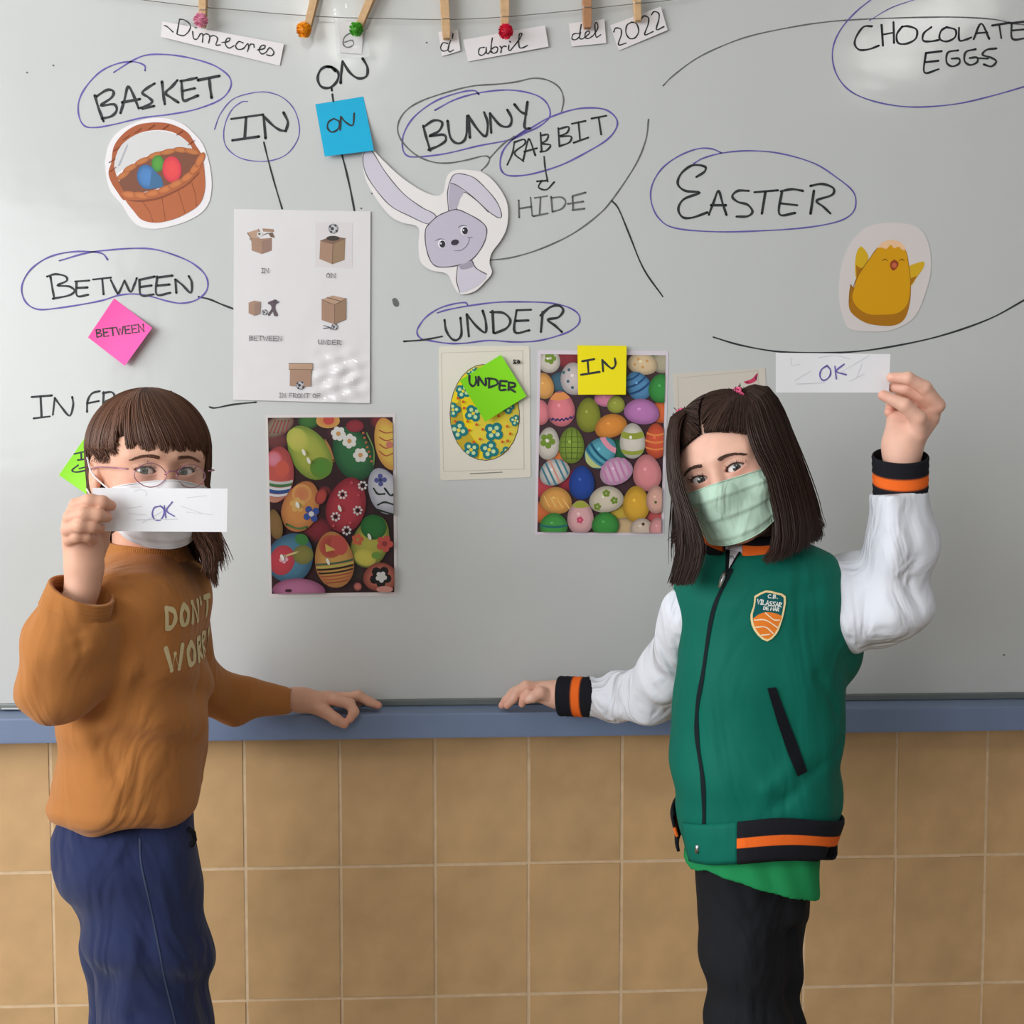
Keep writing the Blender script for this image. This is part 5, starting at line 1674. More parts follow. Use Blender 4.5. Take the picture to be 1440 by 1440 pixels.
# hand holding the card
Yc = -.500
fw = lambda *a_: [G(*q) for q in a_]
handA = hand_raw(
    [(fw((101, 724, -.508), (108, 711, -.518), (126, 704, -.523), (144, 706, -.521), (156, 711, -.513)), .0085, .0062),
     (fw((98, 740, -.508), (100, 728, -.522), (118, 723, -.530), (138, 724, -.527), (150, 727, -.515)), .0088, .0064),
     (fw((97, 754, -.508), (97, 744, -.522), (113, 739, -.531), (130, 740, -.526), (140, 743, -.514)), .0084, .0060),
     (fw((100, 768, -.505), (98, 758, -.516), (109, 753, -.524), (122, 754, -.520), (131, 759, -.510)), .0076, .0056),
     (fw((132, 790, -.486), (141, 762, -.478), (146, 738, -.482), (151, 722, -.488)), .0105, .0075)],
    [(G(104, 742, -.500), G(112, 792, -.502), .0125, .0150), (G(112, 765, -.500), G(118, 795, -.500), .017, .0175), (G(128, 768, -.492), G(124, 798, -.496), .0135, .0160), (G(105, 735, -.500), G(124, 752, -.492), .0120, .0120)],
    (fw((118, 798, -.500), (116, 825, -.502), (102, 890, -.502)), [.0165, .0180, .0210]), SK_L, kf=.0016)
# hand resting on the ledge
yl = -.052
handB = hand_raw(
    [(fw((460, 983, -.052), (474, 985, -.062), (492, 990, -.068), (498, 1001, -.074), (492, 1011, -.078)), .0092, .0064),
     (fw((462, 979, -.045), (484, 982, -.046), (504, 978, -.046), (518, 986, -.046), (532, 992, -.047)), .0088, .0060),
     (fw((460, 979, -.036), (484, 981, -.034), (504, 980, -.032), (518, 987, -.032), (528, 992, -.033)), .0086, .0060),
     (fw((456, 981, -.028), (476, 984, -.024), (492, 985, -.022), (504, 990, -.022)), .0078, .0056),
     (fw((440, 994, -.060), (458, 1001, -.072), (472, 1011, -.078), (484, 1018, -.079)), .0105, .0072)],
    [(G(424, 984, -.058), G(458, 984, -.052), .0150, .0130), (G(424, 984, -.050), G(456, 984, -.036), .0140, .0115), (G(428, 989, -.062), G(446, 993, -.062), .0125, .0115)],
    (fw((426, 983, -.056), (412, 983, -.068), (340, 984, -.120)), [.0150, .0155, .022]), SK_L * .98)
core = lambda p: smin(smin(chain(p, [G(205, 800, -.35), G(205, 860, -.36), G(195, 1000, -.36), G(182, 1150, -.36)], [.042, .056, .066, .062], .03),
                           smin(chain(p, near_arm, [.030, .030, .024, .024, .018], .01), chain(p, far_arm[:3], [.026, .022, .016], .01), .02), .02),
                      smin(chain(p, [G(190, 1200, -.40), G(226, 1450, -.41), G(238, 1900, -.41)], [.060, .048, .028], .02),
                           chain(p, [G(168, 1200, -.30), G(184, 1450, -.28), G(176, 1850, -.26)], [.048, .026, .022], .02), .02), .02)


def core_raw(fn, lo, hi, skin):
    v, q = sdf_mesh(fn, lo, hi, .008)
    return v, q, np.tile(skin, (len(v), 1))


headA = hL.raw(SK_L, P(205, 800, -.35))
body = join_raw('body', [headA, handA, handB, core_raw(core, (P(0, 900, -.5)[0], -.58, 0.02), (P(420, 900, -.1)[0], -.05, P(200, 770, Yt)[2]), SK_L)], M['skin'], gl)
bh = BVHTree.FromPolygons([Vector(v) for v in headA[0]], [tuple(int(i) for i in f_) for f_ in headA[1]])
hL.eyes(gl, (76, 74, 58), to_cam(hL))
hL.lashes_brows(gl, (84, 56, 44), bh, brow_z=.0180)
face_mask(hL, gl, None, bh, zt=(-.010, -.026), zb=-.100, mat=M['mask_white'], wide=.96)

# spectacles
sp = make('glasses', *tube([Vector(hL.w(q)) for q in [(-.009, -.0960, -.003), (-.004, -.0985, .002), (.004, -.0985, .002), (.009, -.0960, -.003)]], .0010, 6), M['rim'], gl, smooth=True)
for s in (-1, 1):
    ring = [(s * .0262 + .0198 * math.cos(t), -.0945 + .006 * ((abs(s * .0262 + .0215 * math.cos(t)) / .05) ** 2), -.004 + .0138 * math.sin(t) * (1 - .12 * math.cos(2 * t))) for t in np.linspace(0, 2 * math.pi, 33)]
    v, f_ = tube([Vector(hL.w(q)) for q in ring], .0006, 6, cap=False)
    make('lens_rim', v, f_, M['rim'], sp, smooth=True)
    make('lens', [hL.w((s * .0262, -.0945, -.004))] + [hL.w(q) for q in ring[:-1]], [(0, i + 1, (i + 1) % 32 + 1) for i in range(32)], M['lens'], sp)
    v, f_ = tube([Vector(hL.w(q)) for q in smooth_path([(s * .052, -.084, .003), (s * .064, -.070, .004), (s * .0745, -.020, .004), (s * .078, .010, .000)], 5)], .0010, 6)
    make('temple_arm', v, f_, M['rim'], sp, smooth=True)

# hair: cap, fringe and bob
HCL = (100, 68, 52)
def capf(r, win):
    def f(p):
        d = ell(p, (0, .018, .030), r)
        d = smin(d, ell(p, (0, .035, -.030), (r[0] * .92, .062, .075)), .02)
        d = smax(d, -ell(p, win[0], win[1]), .004)
        return d
    return f
def cap_raw(head, fn, col):
    v, q = sdf_mesh(fn, (-.1, -.1, -.13), (.1, .13, .14), .003)
    return head.wv(v), q, np.tile(np.array(srgb(*col)[:3]), (len(v), 1))
_cf = capf((.0755, .0920, .0785), ((0, -.090, -.030), (.066, .070, .076)))
hair = join_raw('hair', [cap_raw(hL, lambda p: smax(_cf(p), -ell(p, (-.085, -.010, -.030), (.040, .046, .044)), .003), (66, 42, 32))], M['hair'], gl)
paths = []
for k in range(4200):
    ph = random.uniform(-180, 180)
    a0 = rad(ph)
    lay = random.random()
    rx, ry, rz = .0765 + .006 * lay, .0935 + .006 * lay, .0790 + .005 * lay
    fr = abs(ph) < 52
    if fr: zend = .025 + .007 * math.sin(ph * .42) + .004 * math.sin(ph * 1.1) + random.uniform(-.006, .010) + (.020 if ph < -38 else 0)
    elif ph > 0: zend = random.uniform(-.158, -.122) if ph < 120 else random.uniform(-.14, -.11)
    else: zend = random.uniform(-.128, -.095)
    if -98 < ph < -62: zend = random.uniform(.008, .024)
    elif -62 <= ph < -48: zend = random.uniform(.018, .034)
    pts = []
    t0 = random.uniform(.02, .5)
    tw = .25 * math.sin(ph * .05 + 1) + (.55 if fr else 0) + .05 * math.sin(k)
    for t in np.linspace(t0, 1.57, 12):
        a1 = a0 + tw * (t / 1.57 - 1) * (.8 if fr else .4)
        x = math.sin(t) * math.sin(a1) * rx; y = .018 - math.sin(t) * math.cos(a1) * ry; z = .030 + math.cos(t) * rz
        if z < zend: break
        pts.append((x, y, z))
    if not pts: continue
    x, y, z = pts[-1]
    if z > zend + .004:
        n_ = 3 if fr else 9
        for j in range(1, n_ + 1):
            v = j / n_
            zz = z + (zend - z) * v
            if fr: pts.append((x * (1 - .02 * v), y + .004 * v, zz))
            else:
                fl = (.020 * max(0, v - .45) ** 1.3 * 1.6 if ph > 0 else -.006 * v)
                xx = x * (1 - .10 * math.sin(v * 2.4)) + (fl if x > 0 else 0) + .002 * math.sin(k + v * 5)
                pts.append((xx, y - (.010 * v if 40 < abs(ph) < 100 else -.004 * v), zz))
    paths.append(hL.wv(smooth_path(pts, 2)))
paths += sheet_strands([(294, 680, -.37), (302, 730, -.38), (316, 775, -.39), (324, 800, -.40)], [(262, 730, -.40), (276, 758, -.41), (290, 785, -.42), (286, 808, -.42)], 260, bulge=.004, jitter=.0035)
strands(paths, .0008, HCL, hair, name='hair_locks')

# the card
card = root('paper_strip', tuple(P(225, 718, -.500)), 'white paper strip marked OK held before the face of the child in glasses', 'paper strip')
def ok_card(r, quad, Y, ok, w, scr):
    sheet(r, quad, (236, 235, 238), M['print'], name='paper', thick=.0004, Y=Y, nx=8, ny=3, yf=lambda x, y: .0016 * math.sin((x - quad[0][0]) / 38.))
    yf = lambda x, y: .0016 * math.sin((x - quad[0][0]) / 38.)
    a = Art(Y, lift=.0006, yf=yf)
    for st in S(scr): a.stroke(st, (208, 208, 214), .8)
    a.build('crossed_out_pencil', M['print'], r)
    a = Art(Y, lift=.0009, yf=yf)
    for st in S(ok): a.stroke(st, (78, 66, 140), w)
    a.build('handwriting', M['ink_purple'], r)
ok_card(card, [(130, 686), (320, 687), (319, 748), (131, 747)], -.500,
        '224,712 217,714 214,722 217,730 225,731 230,724 230,716 225,711; 231,711 233,728; 242,706 234,718 245,726', 1.9,
        '189,691 198,688 206,692 205,697; 178,715 200,712; 180,722 205,724; 262,700 290,697; 262,720 300,724; 190,731 250,730; 200,735 230,718; 255,712 285,722')
# ================================================================ girl in the green and white jacket (right)
BLK, ORG = (30, 30, 36), (244, 110, 40)
feetR = (P(1070, 1440, -.36)[0], -.36, 0)
gr = root('person', feetR, 'girl with long dark hair, pale green mask and green jacket, one hand raised', 'person')
sR = .95
RmR = mat3(-31, -2, -19)
hR = Head(P(1006, 668, -.435) - RmR @ np.array((0, -.0745, 0)) * sR, -31, -2, -19, sR)
secsR = [sec(752, 1030, 1098, .040, Yt), sec(764, 1000, 1132, .058, Yt), sec(778, 972, 1165, .075, Yt), sec(800, 956, 1182, .086, Yt), sec(840, 948, 1184, .094, Yt), sec(900, 951, 1184, .098, Yt),
         sec(950, 951, 1184, .096, Yt), sec(1000, 947, 1183, .094, Yt), sec(1050, 947, 1180, .094, Yt), sec(1100, 950, 1176, .095, Yt),
         sec(1130, 957, 1170, .096, Yt), sec(1150, 962, 1166, .096, Yt), sec(1161, 965, 1163, .094, Yt)]


cR = (P(1068, 1180, Yt)[0], Yt)


def jacket(p):
    sx = (p.x - cR[0]) / .10
    d = stack(Pts(p.x, p.y, p.z + .030 * np.clip(sx * sx, 0, 1.2) * np.clip((.86 - p.z) / .1, 0, 1)), secsR, Yt, .004)
    d = smin(d, ell(p, G(1170, 905, -.33), (.040, .060, .050)), .02)
    d = d + wrinkle(p, (.3, .1, .85), 30, .0017, 2.0, 2.4) + wrinkle(p, (.85, .1, .3), 36, .0020, .5, 2.2)
    d = d + crease(p, G(1040, 870, -.46), G(1150, 830, -.45), .012, .003) + crease(p, G(1150, 950, -.45), G(1180, 1020, -.42), .008, .004)
    d = d - crease(p, G(1080, 1110, -.46), G(1170, 1020, -.42), .010, .004) + crease(p, G(1090, 1140, -.46), G(1180, 1040, -.42), .008, .004)
    # neck opening
    d = smax(d, -cone(p, G(1048, 700, -.375), G(1050, 775, -.365), .050, .044), .004)
    return d


jk = sdf_obj('jacket', jacket, (P(930, 900, -.36)[0], -.50, P(1070, 1215, -.36)[2]), (P(1215, 900, -.36)[0], -.22, P(1070, 740, -.36)[2]), .0034, M['green'], gr, it=2)
bvJ = bvh_of(jk)

upL = [G(1176, 842, -.360), G(1215, 850, -.385), G(1266, 846, -.415), G(1270, 765, -.425), G(1266, 698, -.425)]
upr = [.058, .060, .041, .042, .0400]
loR = [G(972, 862, -.345), G(938, 950, -.250), G(918, 978, -.200), G(838, 981, -.105)]
lor = [.038, .038, .041, .0335]


def sleeve_up(p):
    d = chain(p, upL, upr, .020)
    d = smax(d, -(p.x - P(1150, 850, -.36)[0] ) , .002)
    d = d + wrinkle(p, (.75, .1, .55), 70, .0040, .8, 2.8) + wrinkle(p, (.2, .1, .9), 60, .0026, 3)
    d = d + crease(p, G(1200, 905, -.44), G(1245, 800, -.47), .006, .006) + crease(p, G(1175, 830, -.43), G(1205, 880, -.45), .006, .004)
    d = d + crease(p, G(1208, 910, -.43), G(1232, 850, -.46), .004, .006) - crease(p, G(1218, 905, -.44), G(1243, 845, -.47), .006, .003)
    d = d + crease(p, G(1186, 860, -.43), G(1196, 900, -.43), .004, .004) + crease(p, G(1250, 800, -.475), G(1262, 730, -.475), .004, .004)
    d = d + crease(p, G(1225, 770, -.46), G(1262, 742, -.475), .006, .005) + crease(p, G(1240, 870, -.465), G(1290, 790, -.47), .007, .004)
    d = smax(d, p.z - P(1266, 691, -.425)[2] - .12 * (p.x - P(1266, 691, -.425)[0]), .004)
    return d


def sleeve_dn(p):
    d = chain(p, loR, lor, .020)
    d = d + wrinkle(p, (.9, .3, .5), 85, .0038, 1.8, 2.6)
    d = d + crease(p, G(905, 950, -.28), G(940, 1000, -.28), .006, .005) + crease(p, G(925, 900, -.33), G(945, 960, -.33), .006, .004)
    d = d + crease(p, G(875, 960, -.19), G(895, 1010, -.19), .005, .004)
    return d


s1 = sdf_obj('sleeve', sleeve_up, (P(1145, 850, -.36)[0], -.50, P(1200, 935, -.36)[2]), (P(1330, 850, -.42)[0], -.28, P(1266, 685, -.42)[2]), .0032, M['white_cloth'], gr, it=1, label='white raised sleeve')
s2 = sdf_obj('sleeve', sleeve_dn, (P(826, 900, -.10)[0], -.42, P(900, 1045, -.15)[2]), (P(1015, 900, -.36)[0], -.055, P(960, 800, -.36)[2]), .0032, M['white_cloth'], gr, it=1, label='white lowered sleeve resting toward the ledge')
STR = [(0, .46, BLK), (.46, .68, ORG), (.68, 1, BLK)]
band('jacket_cuff', [G(1266, 640, -.425), G(1266, 704, -.425)], [.0350, .0335], [(0, .34, BLK), (.34, .60, ORG), (.60, 1, BLK)], gr, M['ribbing'],
     tilt=np.array(P(1270, 615, -.440)) - np.array(P(1264, 720, -.410)))
band('jacket_cuff', [G(787, 979, -.080), G(848, 981, -.108)], [.0315, .0310], [(0, .34, BLK), (.34, .56, ORG), (.56, 1, BLK)], gr, M['ribbing'], flat=.80)
# hem band, broken by the green front panels
zt_, zb_ = P(1066, 1150, -.455)[2], P(1066, 1207, -.455)[2]
rows = [(lambda an, t=t: zt_ - (zt_ - zb_) * t - .026 * math.sin(rad(an)) ** 2) for t in (0, .12, .36, .38, .60, .62, .88, 1)]
rc_ = [BLK, BLK, BLK, ORG, ORG, BLK, BLK, BLK]
ring_on('hem_band', bvJ, cR, rows, list(range(-30, 262, 6)) + [265], rc_, gr, M['ribbing'], .0045)
ring_on('hem_panel', bvJ, cR, rows, list(range(-72, -31, 5)) + [-29], [(0, 112, 96)] * 8, gr, M['green'], .0035)

# zip, pocket, badge
da = DArt(0, (900, 740, 2.667), lift=0); da.maxl = 4
zp = [(345, 165), (318, 215), (272, 330), (236, 560), (216, 680), (216, 800), (236, 950), (241, 1100), (233, 1195)]
da.stroke(zp, (18, 30, 34), 5.2); 
decal('zip', bvJ, da, M['cloth_print'], gr, lift=.0014)
da = DArt(0, (0, 0, 1), lift=0); da.maxl = 4
da.poly([(1021, 772), (1046, 772), (1036, 786), (1024, 806), (1020, 806)], (16, 22, 26))
da.poly([(1027, 772), (1042, 772), (1033, 786), (1025, 800)], (222, 222, 228))
decal('open_neck', bvJ, da, M['cloth_print'], gr, lift=.0010, label='white shirt showing in the open neck')
V, Fc = tube([on_cloth(1020, 806, bvJ, .003), on_cloth(1017, 815, bvJ, .004), on_cloth(1013, 827, bvJ, .0035)], [.0030, .0034, .0022], 8)
make('zip_pull', V, Fc, M['metal'], gr, smooth=True)
V, Fc = tube([on_cloth(986, 1186, bvJ, .0065), on_cloth(985, 1196, bvJ, .0065)], [.0030, .0030], 8)
make('zip_stop', V, Fc, M['metal'], gr, smooth=True)
da = DArt(0, (900, 740, 2.667), lift=0); da.maxl = 4
da.poly([(476, 606), (508, 602), (540, 690), (590, 820), (624, 918), (588, 938), (552, 850), (515, 740)], (16, 18, 24))
decal('pocket_welt', bvJ, da, M['cloth_print'], gr, lift=.0022, label='black slanted pocket welt')
da = DArt(0, (900, 740, 2.667), lift=0); da.maxl = 4
da.blob([(428, 262), (470, 241), (510, 248), (545, 262), (540, 320), (526, 370), (510, 405), (476, 432), (440, 408), (418, 370), (414, 330), (424, 300)], (240, 216, 160), n=2)
da.blob([(434, 268), (470, 249), (510, 256), (537, 268), (533, 320), (520, 366), (504, 400), (476, 423), (446, 402), (426, 366), (422, 330), (430, 300)], (14, 96, 96), n=2)
da.blob([(424, 345), (450, 328), (480, 322), (528, 336), (520, 366), (504, 400), (476, 423), (446, 402), (428, 372)], (238, 130, 44), n=3)
for st in S('428,352 470,352 515,380; 434,378 470,378 498,402; 455,408 485,405; 470,326 500,350 522,352'): da.stroke(st, (246, 222, 190), 1.7)
letters(da, 'C.B.', 478, 256, 516, 258, 13, (232, 236, 232), 1.4, smooth=False)
letters(da, 'VILASSAR', 440, 274, 530, 288, 16, (232, 236, 232), 1.6, smooth=False)
letters(da, 'DE MAR', 462, 300, 520, 307, 12, (232, 236, 232), 1.3, smooth=False)
decal('badge', bvJ, da, M['cloth_print'], gr, lift=.0016, label='shield badge with an orange basketball')
# collar
def collar():
    V, C, Fc = [], [], []
    c = np.array(P(1050, 760, -.368)); angs = np.linspace(-18, 318, 60)
    prof = [(0, .060, -.010, BLK), (.006, .0580, .000, BLK), (.0061, .0578, .0005, ORG), (.015, .0545, .013, ORG), (.0155, .0543, .0135, BLK), (.022, .0520, .022, BLK), (.024, .0500, .024, BLK), (.022, .0480, .022, BLK), (.0, .050, -.004, BLK)]
    for an in angs:
        t = rad(an); f_ = max(0, math.cos(t))
        for _, r, h, col in prof:
            V.append(c + np.array((math.sin(t) * r * 1.12, -math.cos(t) * r * 1.02, h - .016 * f_ + .006 * (1 - f_))))
            C.append(np.array(srgb(*col)[:3]))
    m = len(prof)
    for i in range(len(angs) - 1):
        for k in range(m):
            Fc.append((i * m + k, (i + 1) * m + k, (i + 1) * m + (k + 1) % m, i * m + (k + 1) % m))
    Fc += [tuple(range(m)), tuple(range((len(angs) - 1) * m, len(angs) * m))]
    make('collar', V, Fc, M['ribbing'], gr, smooth=True, cols=C)
collar()
# white tee at the neck and green shirt below the jacket
tee = lambda p: smax(ell(p, G(1044, 790, -.370), (.047, .056, .046)), p.z - P(1044, 764, -.40)[2] - .12 * (p.x - P(1044, 762, -.4)[0]), .004)
sdf_obj('white_undershirt', tee, (P(980, 800, -.38)[0], -.47, P(1044, 850, -.38)[2]), (P(1110, 800, -.38)[0], -.29, P(1044, 740, -.38)[2]), .003, M['white_cloth'], gr)


def shirt(p):
    d = stack(p, [sec(1140, 970, 1150, .086, Yt), sec(1200, 966, 1148, .091, Yt), sec(1240, 965, 1146, .092, Yt), sec(1290, 964, 1143, .092, Yt)], Yt)
    x0, x1 = P(960, 1200, Yt)[0], P(1145, 1200, Yt)[0]
    u = np.clip((p.x - x0) / (x1 - x0), 0, 1)
    ui = np.array([0, .12, .3, .5, .8, 1.])
    yi = np.array([1218, 1227, 1243, 1257, 1266, 1248.])
    zi = np.array([P(965 + 182 * a_, b_, Yt - .092 * math.sqrt(max(0, 1 - (2 * a_ - 1) ** 2)))[2] for a_, b_ in zip(ui, yi)])
    zc = np.interp(u, ui, zi)
    d = d + .0010 * np.sin(p.x * 170 + p.z * 60) + wrinkle(p, (.9, .1, .5), 70, .0012, 1)
    d = smax(d, -(p.z - zc), .003)
    inner = stack(p, [sec(1135, 975, 1145, .083, Yt), sec(1300, 969, 1138, .088, Yt)], Yt)
    return smax(d, -inner, .001)


sdf_obj('green_shirt', shirt, (P(945, 1200, Yt)[0], -.47, P(1050, 1285, Yt)[2]), (P(1165, 1200, Yt)[0], -.25, P(1050, 1180, Yt)[2]), .003, M['tshirt'], gr, it=1, label='bright green shirt hem showing under the jacket')


def trousersR(p):
    a = chain(p, [G(1032, 1200, -.368), G(1043, 1320, -.385), (P(1052, 1450, -.40)[0], -.40, P(1052, 1450, -.40)[2]), G(1052, 1650, -.40), G(1050, 1900, -.39)], [.050, .053, .052, .050, .048], .02)
    b = chain(p, [G(1086, 1200, -.345), G(1074, 1320, -.350), G(1078, 1450, -.350), G(1086, 1650, -.34), G(1094, 1860, -.33)], [.050, .050, .048, .048, .046], .02)
    d = smin(smin(a, b, .010), stack(p, [sec(1150, 990, 1130, .066, Yt), sec(1230, 984, 1130, .068, Yt), sec(1285, 984, 1128, .066, Yt)], Yt), .02)
    d = d + wrinkle(p, (.35, .2, .9), 55, .0030, 1.7, 2.2) * np.clip((.66 - p.z) * 8, .1, 1)
    return smax(d, .045 - p.z, .004)


sdf_obj('trousers', trousersR, (P(960, 1300, -.4)[0], -.48, .03), (P(1165, 1300, -.3)[0], -.25, P(1070, 1165, Yt)[2]), .0045, M['black_cloth'], gr, it=2)
shoe(gr, P(1050, 1700, -.40)[0], -.42, -15, -1)
shoe(gr, P(1092, 1700, -.33)[0] + .02, -.33, 20, 1)

# raised hand pinching the card
YC = -.425
handU = hand_raw(
    [(fw((1304, 583, -.425), (1318, 570, -.432), (1300, 545, -.442), (1277, 532, -.444), (1254, 531, -.436)), .0098, .0064),
     (fw((1300, 592, -.418), (1312, 580, -.424), (1294, 556, -.430), (1274, 546, -.430), (1256, 545, -.420)), .0096, .0064),
     (fw((1290, 598, -.408), (1300, 578, -.404), (1284, 560, -.400), (1266, 558, -.404), (1254, 566, -.412)), .0088, .0062),
     (fw((1268, 600, -.405), (1262, 582, -.396), (1254, 568, -.396), (1250, 580, -.410)), .0082, .0060),
     (fw((1290, 612, -.440), (1291, 588, -.450), (1272, 570, -.452), (1242, 556, -.442)), .0110, .0066)],
    [(G(1272, 628, -.425), G(1308, 588, -.424), .0185, .0120), (G(1266, 626, -.425), G(1282, 585, -.412), .0185, .0130), (G(1258, 622, -.422), G(1259, 590, -.410), .0135, .0110), (G(1278, 622, -.432), G(1292, 596, -.440), .0140, .0125)],
    (fw((1270, 622, -.425), (1268, 645, -.425), (1268, 720, -.425)), [.0190, .0200, .0230]), SK_R, nails=[(P(1252, 529, -.444), .0035)], kf=.0018)
# lowered hand on the ledge
handD = hand_raw(
    [(fw((756, 966, -.062), (740, 965, -.066), (728, 972, -.066), (722, 982, -.066), (713, 992, -.064)), .0088, .0058),
     (fw((756, 968, -.052), (738, 966, -.054), (722, 974, -.053), (712, 985, -.052), (706, 992, -.050)), .0088, .0058),
     (fw((756, 974, -.044), (736, 974, -.042), (720, 984, -.040), (712, 990, -.039)), .0080, .0056),
     (fw((756, 980, -.070), (744, 977, -.076), (737, 983, -.076), (734, 990, -.074)), .0080, .0056),
     (fw((772, 978, -.082), (760, 974, -.088), (750, 980, -.090), (742, 984, -.089)), .0100, .0068)],
    [(G(782, 974, -.068), G(760, 968, -.060), .0175, .0120), (G(780, 980, -.074), G(758, 978, -.070), .0150, .0110), (G(780, 972, -.055), G(758, 975, -.048), .0130, .0110)],
    (fw((780, 976, -.068), (792, 978, -.080), (840, 981, -.106)), [.0170, .0175, .021]), SK_R * .98, nails=[(P(743, 982, -.098), .0050)], kf=.0018)
coreR = lambda p: smin(smin(chain(p, [G(1050, 790, -.36), G(1060, 860, -.36), G(1068, 1000, -.36), G(1062, 1190, -.36)], [.045, .066, .070, .062], .03),
                            smin(chain(p, upL, [.040, .040, .026, .024, .020], .02), chain(p, loR, [.028, .026, .024, .020], .02), .02), .02),
                       smin(chain(p, [G(1040, 1220, -.385), G(1052, 1450, -.40), G(1050, 1900, -.39)], [.040, .036, .026], .02),
                            chain(p, [G(1080, 1220, -.345), G(1078, 1450, -.35), G(1094, 1860, -.33)], [.040, .034, .026], .02), .02), .02)
headB = hR.raw(SK_R, P(1052, 800, -.355))
join_raw('body', [headB, handU, handD, core_raw(coreR, (P(830, 900, -.1)[0], -.50, 0.02), (P(1330, 900, -.4)[0], -.05, P(1200, 640, Yt)[2]), SK_R)], M['skin'], gr)
bhR = BVHTree.FromPolygons([Vector(v) for v in headB[0]], [tuple(int(i) for i in f_) for f_ in headB[1]])
hR.eyes(gr, (52, 54, 52), to_cam(hR))
hR.lashes_brows(gr, (64, 44, 36), bhR, brow_z=.0165)
face_mask(hR, gr, None, bhR, zt=(-.012, -.012), zb=-.094, mat=M['mask_green'], wide=1.0)

# hair
HC = (60, 41, 33)
cp = cap_raw(hR, capf((.0755, .0915, .0800), ((0, -.105, -.030), (.066, .072, .099))), (44, 30, 25))
lc = hR.local(cp[0]); pm = (np.abs(lc[:, 0]) < .0022) & (lc[:, 1] < .03) & (lc[:, 2] > .05)
cp[2][pm] = np.array(srgb(200, 160, 140)[:3])
hair = join_raw('hair', [cp], M['hair'], gr)
ties = {s: np.array((s * .043, .000, .097)) for s in (-1, 1)}
def on_skull(p, off=.0045):
    r = np.array((.0755, .0915, .0800)) + off
    c = np.array((0, .018, .030)); q = (np.array(p) - c); k = np.linalg.norm(q / r)
    return c + q / k
paths = []
for k in range(3000):
    s = random.choice((-1, 1)); t = random.random(); m = random.random()
    if m < .55:      # from the front hairline and temples up to the tie
        a1 = rad(random.uniform(2, 82))
        root_ = np.array((s * math.sin(a1) * .070, .018 - math.cos(a1) * .088, .061 + random.uniform(-.003, .008) - .052 * (a1 / 1.45) ** 1.25))
    elif m < .8:     # from the parting
        th = rad(random.uniform(28, 120)); root_ = np.array((s * .0018, .018 - .09 * math.cos(th), .03 + .08 * math.sin(th)))
    else:
        a1 = rad(random.uniform(80, 165)); root_ = np.array((s * math.sin(a1) * .074, .018 - math.cos(a1) * .09, random.uniform(.02, .06)))
    off = .002 + .004 * random.random()
    T = ties[s] + rng.normal(size=3) * .004
    paths.append(hR.wv([on_skull(root_ + (T - root_) * u, off) if u < .97 else T for u in np.linspace(0, 1, 10)]))
strands(paths, .0007, HC, hair, name='swept_up_hair', tip=.8)
# long hair falling from temples and the back of the head (local frame, hangs plumb)
paths = []
for k in range(1500):
    s = 1 if random.random() < .6 else -1
    a1 = rad(random.uniform(92, 176)); off = .001 + .006 * random.random()
    p = on_skull((s * math.sin(a1) * .074, .018 - math.cos(a1) * .09, random.uniform(.0, .07)), off)
    w = hR.w(p); zend = P(1000, random.uniform(745, 800), -.36)[2]
    pts = [w]
    for v in np.linspace(.1, 1, 9):
        pts.append(np.array((w[0] + (.010 if s > 0 else -.004) * math.sin(v * 2) + .002 * math.sin(k + 4 * v), w[1] + .010 * v, w[2] + (zend - w[2]) * v)))
    if p[1] > .03 or s < 0: paths.append(np.array(pts))
strands(paths, .0012, (52, 36, 30), hair, name='back_hair')
right = sheet_strands([(1046, 549, -.365), (1062, 541, -.365), (1084, 548, -.370), (1104, 580, -.375), (1124, 635, -.385), (1142, 695, -.395), (1154, 745, -.405), (1150, 775, -.415)],
                      [(1047, 558, -.385), (1050, 580, -.425), (1053, 606, -.448), (1063, 636, -.456), (1079, 668, -.460), (1087, 700, -.462), (1094, 735, -.465), (1092, 775, -.472), (1066, 808, -.480)], 2000, bulge=.016, jitter=.0016, back=.03)
right += sheet_strands([(1046, 549, -.365), (1084, 548, -.370), (1124, 635, -.380), (1148, 700, -.385), (1158, 738, -.390), (1176, 742, -.395)],
                       [(1047, 556, -.37), (1076, 560, -.385), (1108, 640, -.40), (1126, 700, -.41), (1140, 745, -.41), (1160, 748, -.40)], 160, bulge=.006, jitter=.0018)
right += sheet_strands([(1068, 600, -.37), (1078, 650, -.39), (1088, 700, -.40), (1100, 750, -.42), (1110, 770, -.43)],
                       [(1120, 640, -.345), (1138, 690, -.345), (1150, 730, -.345), (1155, 752, -.35), (1150, 765, -.36)], 700, bulge=.004, jitter=.0016)
strands(right, .00075, HC, hair, name='long_hair', tip=.35)
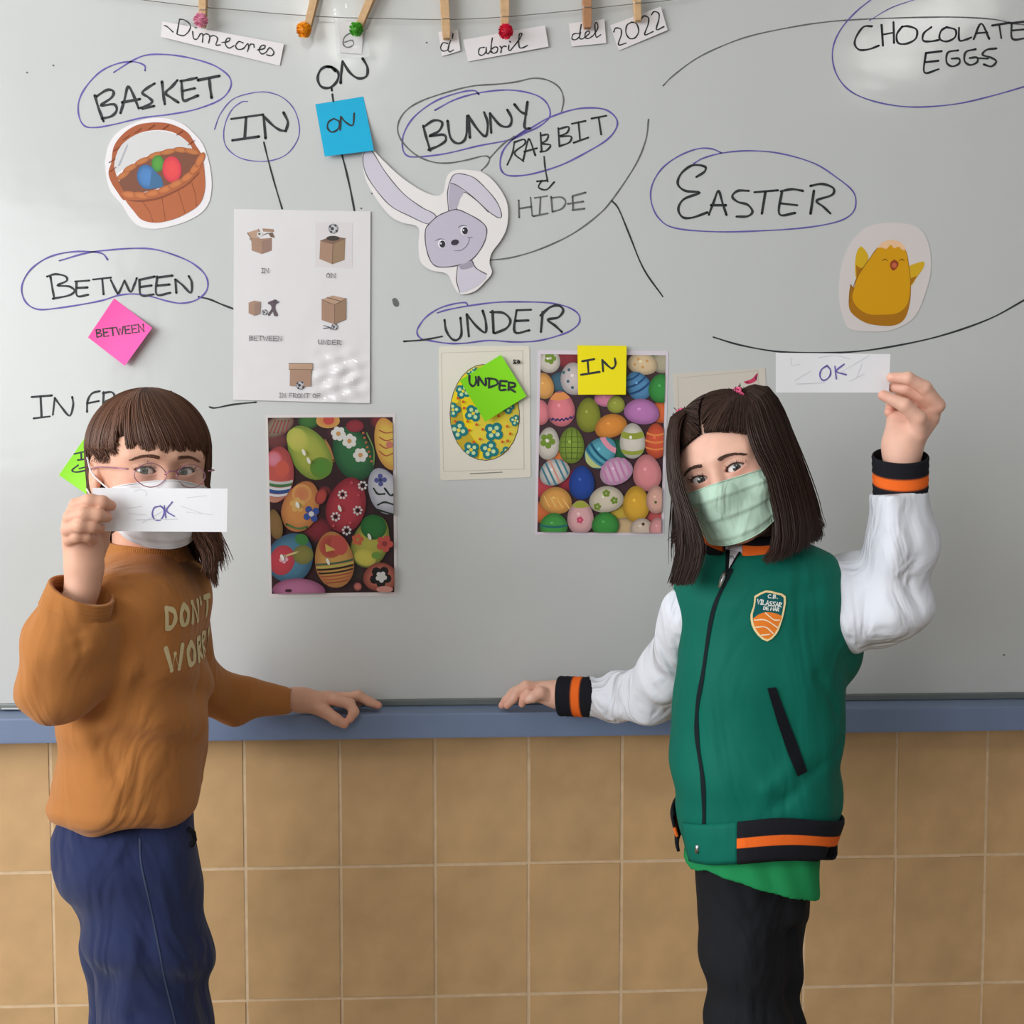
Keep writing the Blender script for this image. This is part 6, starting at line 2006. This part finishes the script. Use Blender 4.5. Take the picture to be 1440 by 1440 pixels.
left = sheet_strands([(959, 577, -.370), (948, 584, -.375), (942, 620, -.385), (945, 680, -.400), (956, 730, -.415), (955, 780, -.43), (944, 822, -.440), (936, 838, -.445)],
                     [(963, 584, -.385), (955, 600, -.405), (952, 640, -.425), (962, 690, -.445), (980, 735, -.46), (990, 765, -.47), (984, 800, -.475), (966, 836, -.478)], 1300, bulge=.010, jitter=.0016, back=.02)
left += sheet_strands([(945, 640, -.38), (950, 700, -.39), (950, 745, -.40), (936, 764, -.41)], [(955, 660, -.40), (960, 715, -.41), (958, 760, -.42), (942, 772, -.42)], 90, bulge=.004, jitter=.0014)
left += sheet_strands([(962, 690, -.37), (968, 740, -.37), (972, 790, -.39), (966, 820, -.40)], [(1000, 720, -.37), (1006, 750, -.37), (1004, 778, -.39), (994, 800, -.40)], 600, bulge=.004, jitter=.0014)
strands(left, .00075, HC, hair, name='long_hair', tip=.35)
for s in (-1, 1):      # elastic ties
    V, Fc = [], []
    c = hR.w(ties[s] * 1.0); ax = np.array(P(1062, 545, -.365)) - np.array(P(1044, 553, -.365)) if s > 0 else np.array(P(950, 584, -.375)) - np.array(P(962, 577, -.37))
    ax /= np.linalg.norm(ax); a_ = np.cross(ax, (0, 1, 0)); a_ /= np.linalg.norm(a_); b_ = np.cross(ax, a_)
    pts = [Vector(c + (a_ * math.cos(t) + b_ * math.sin(t)) * .0085 + ax * .003 * math.sin(t * 2.5)) for t in np.linspace(0, 4 * math.pi, 40)]
    v, f_ = tube(pts, .0022, 6)
    make('hair_tie', v, f_, M['pink'], gr, smooth=True)

card = root('paper_strip', tuple(P(1170, 524, YC)), 'white paper strip marked OK raised against the board by the girl in green', 'paper strip')
ok_card(card, [(1091, 496), (1252, 498), (1250, 552), (1091, 552)], YC,
        '1163,514 1155,520 1153,529 1158,535 1166,530 1168,521 1163,514; 1174,515 1176,533; 1187,512 1176,522 1190,527', 2.0,
        '1112,503 1114,514 1125,512; 1118,535 1140,522; 1150,503 1175,500 1195,505; 1180,525 1222,500; 1195,536 1215,526; 1205,530 1212,512; 1120,540 1160,538')
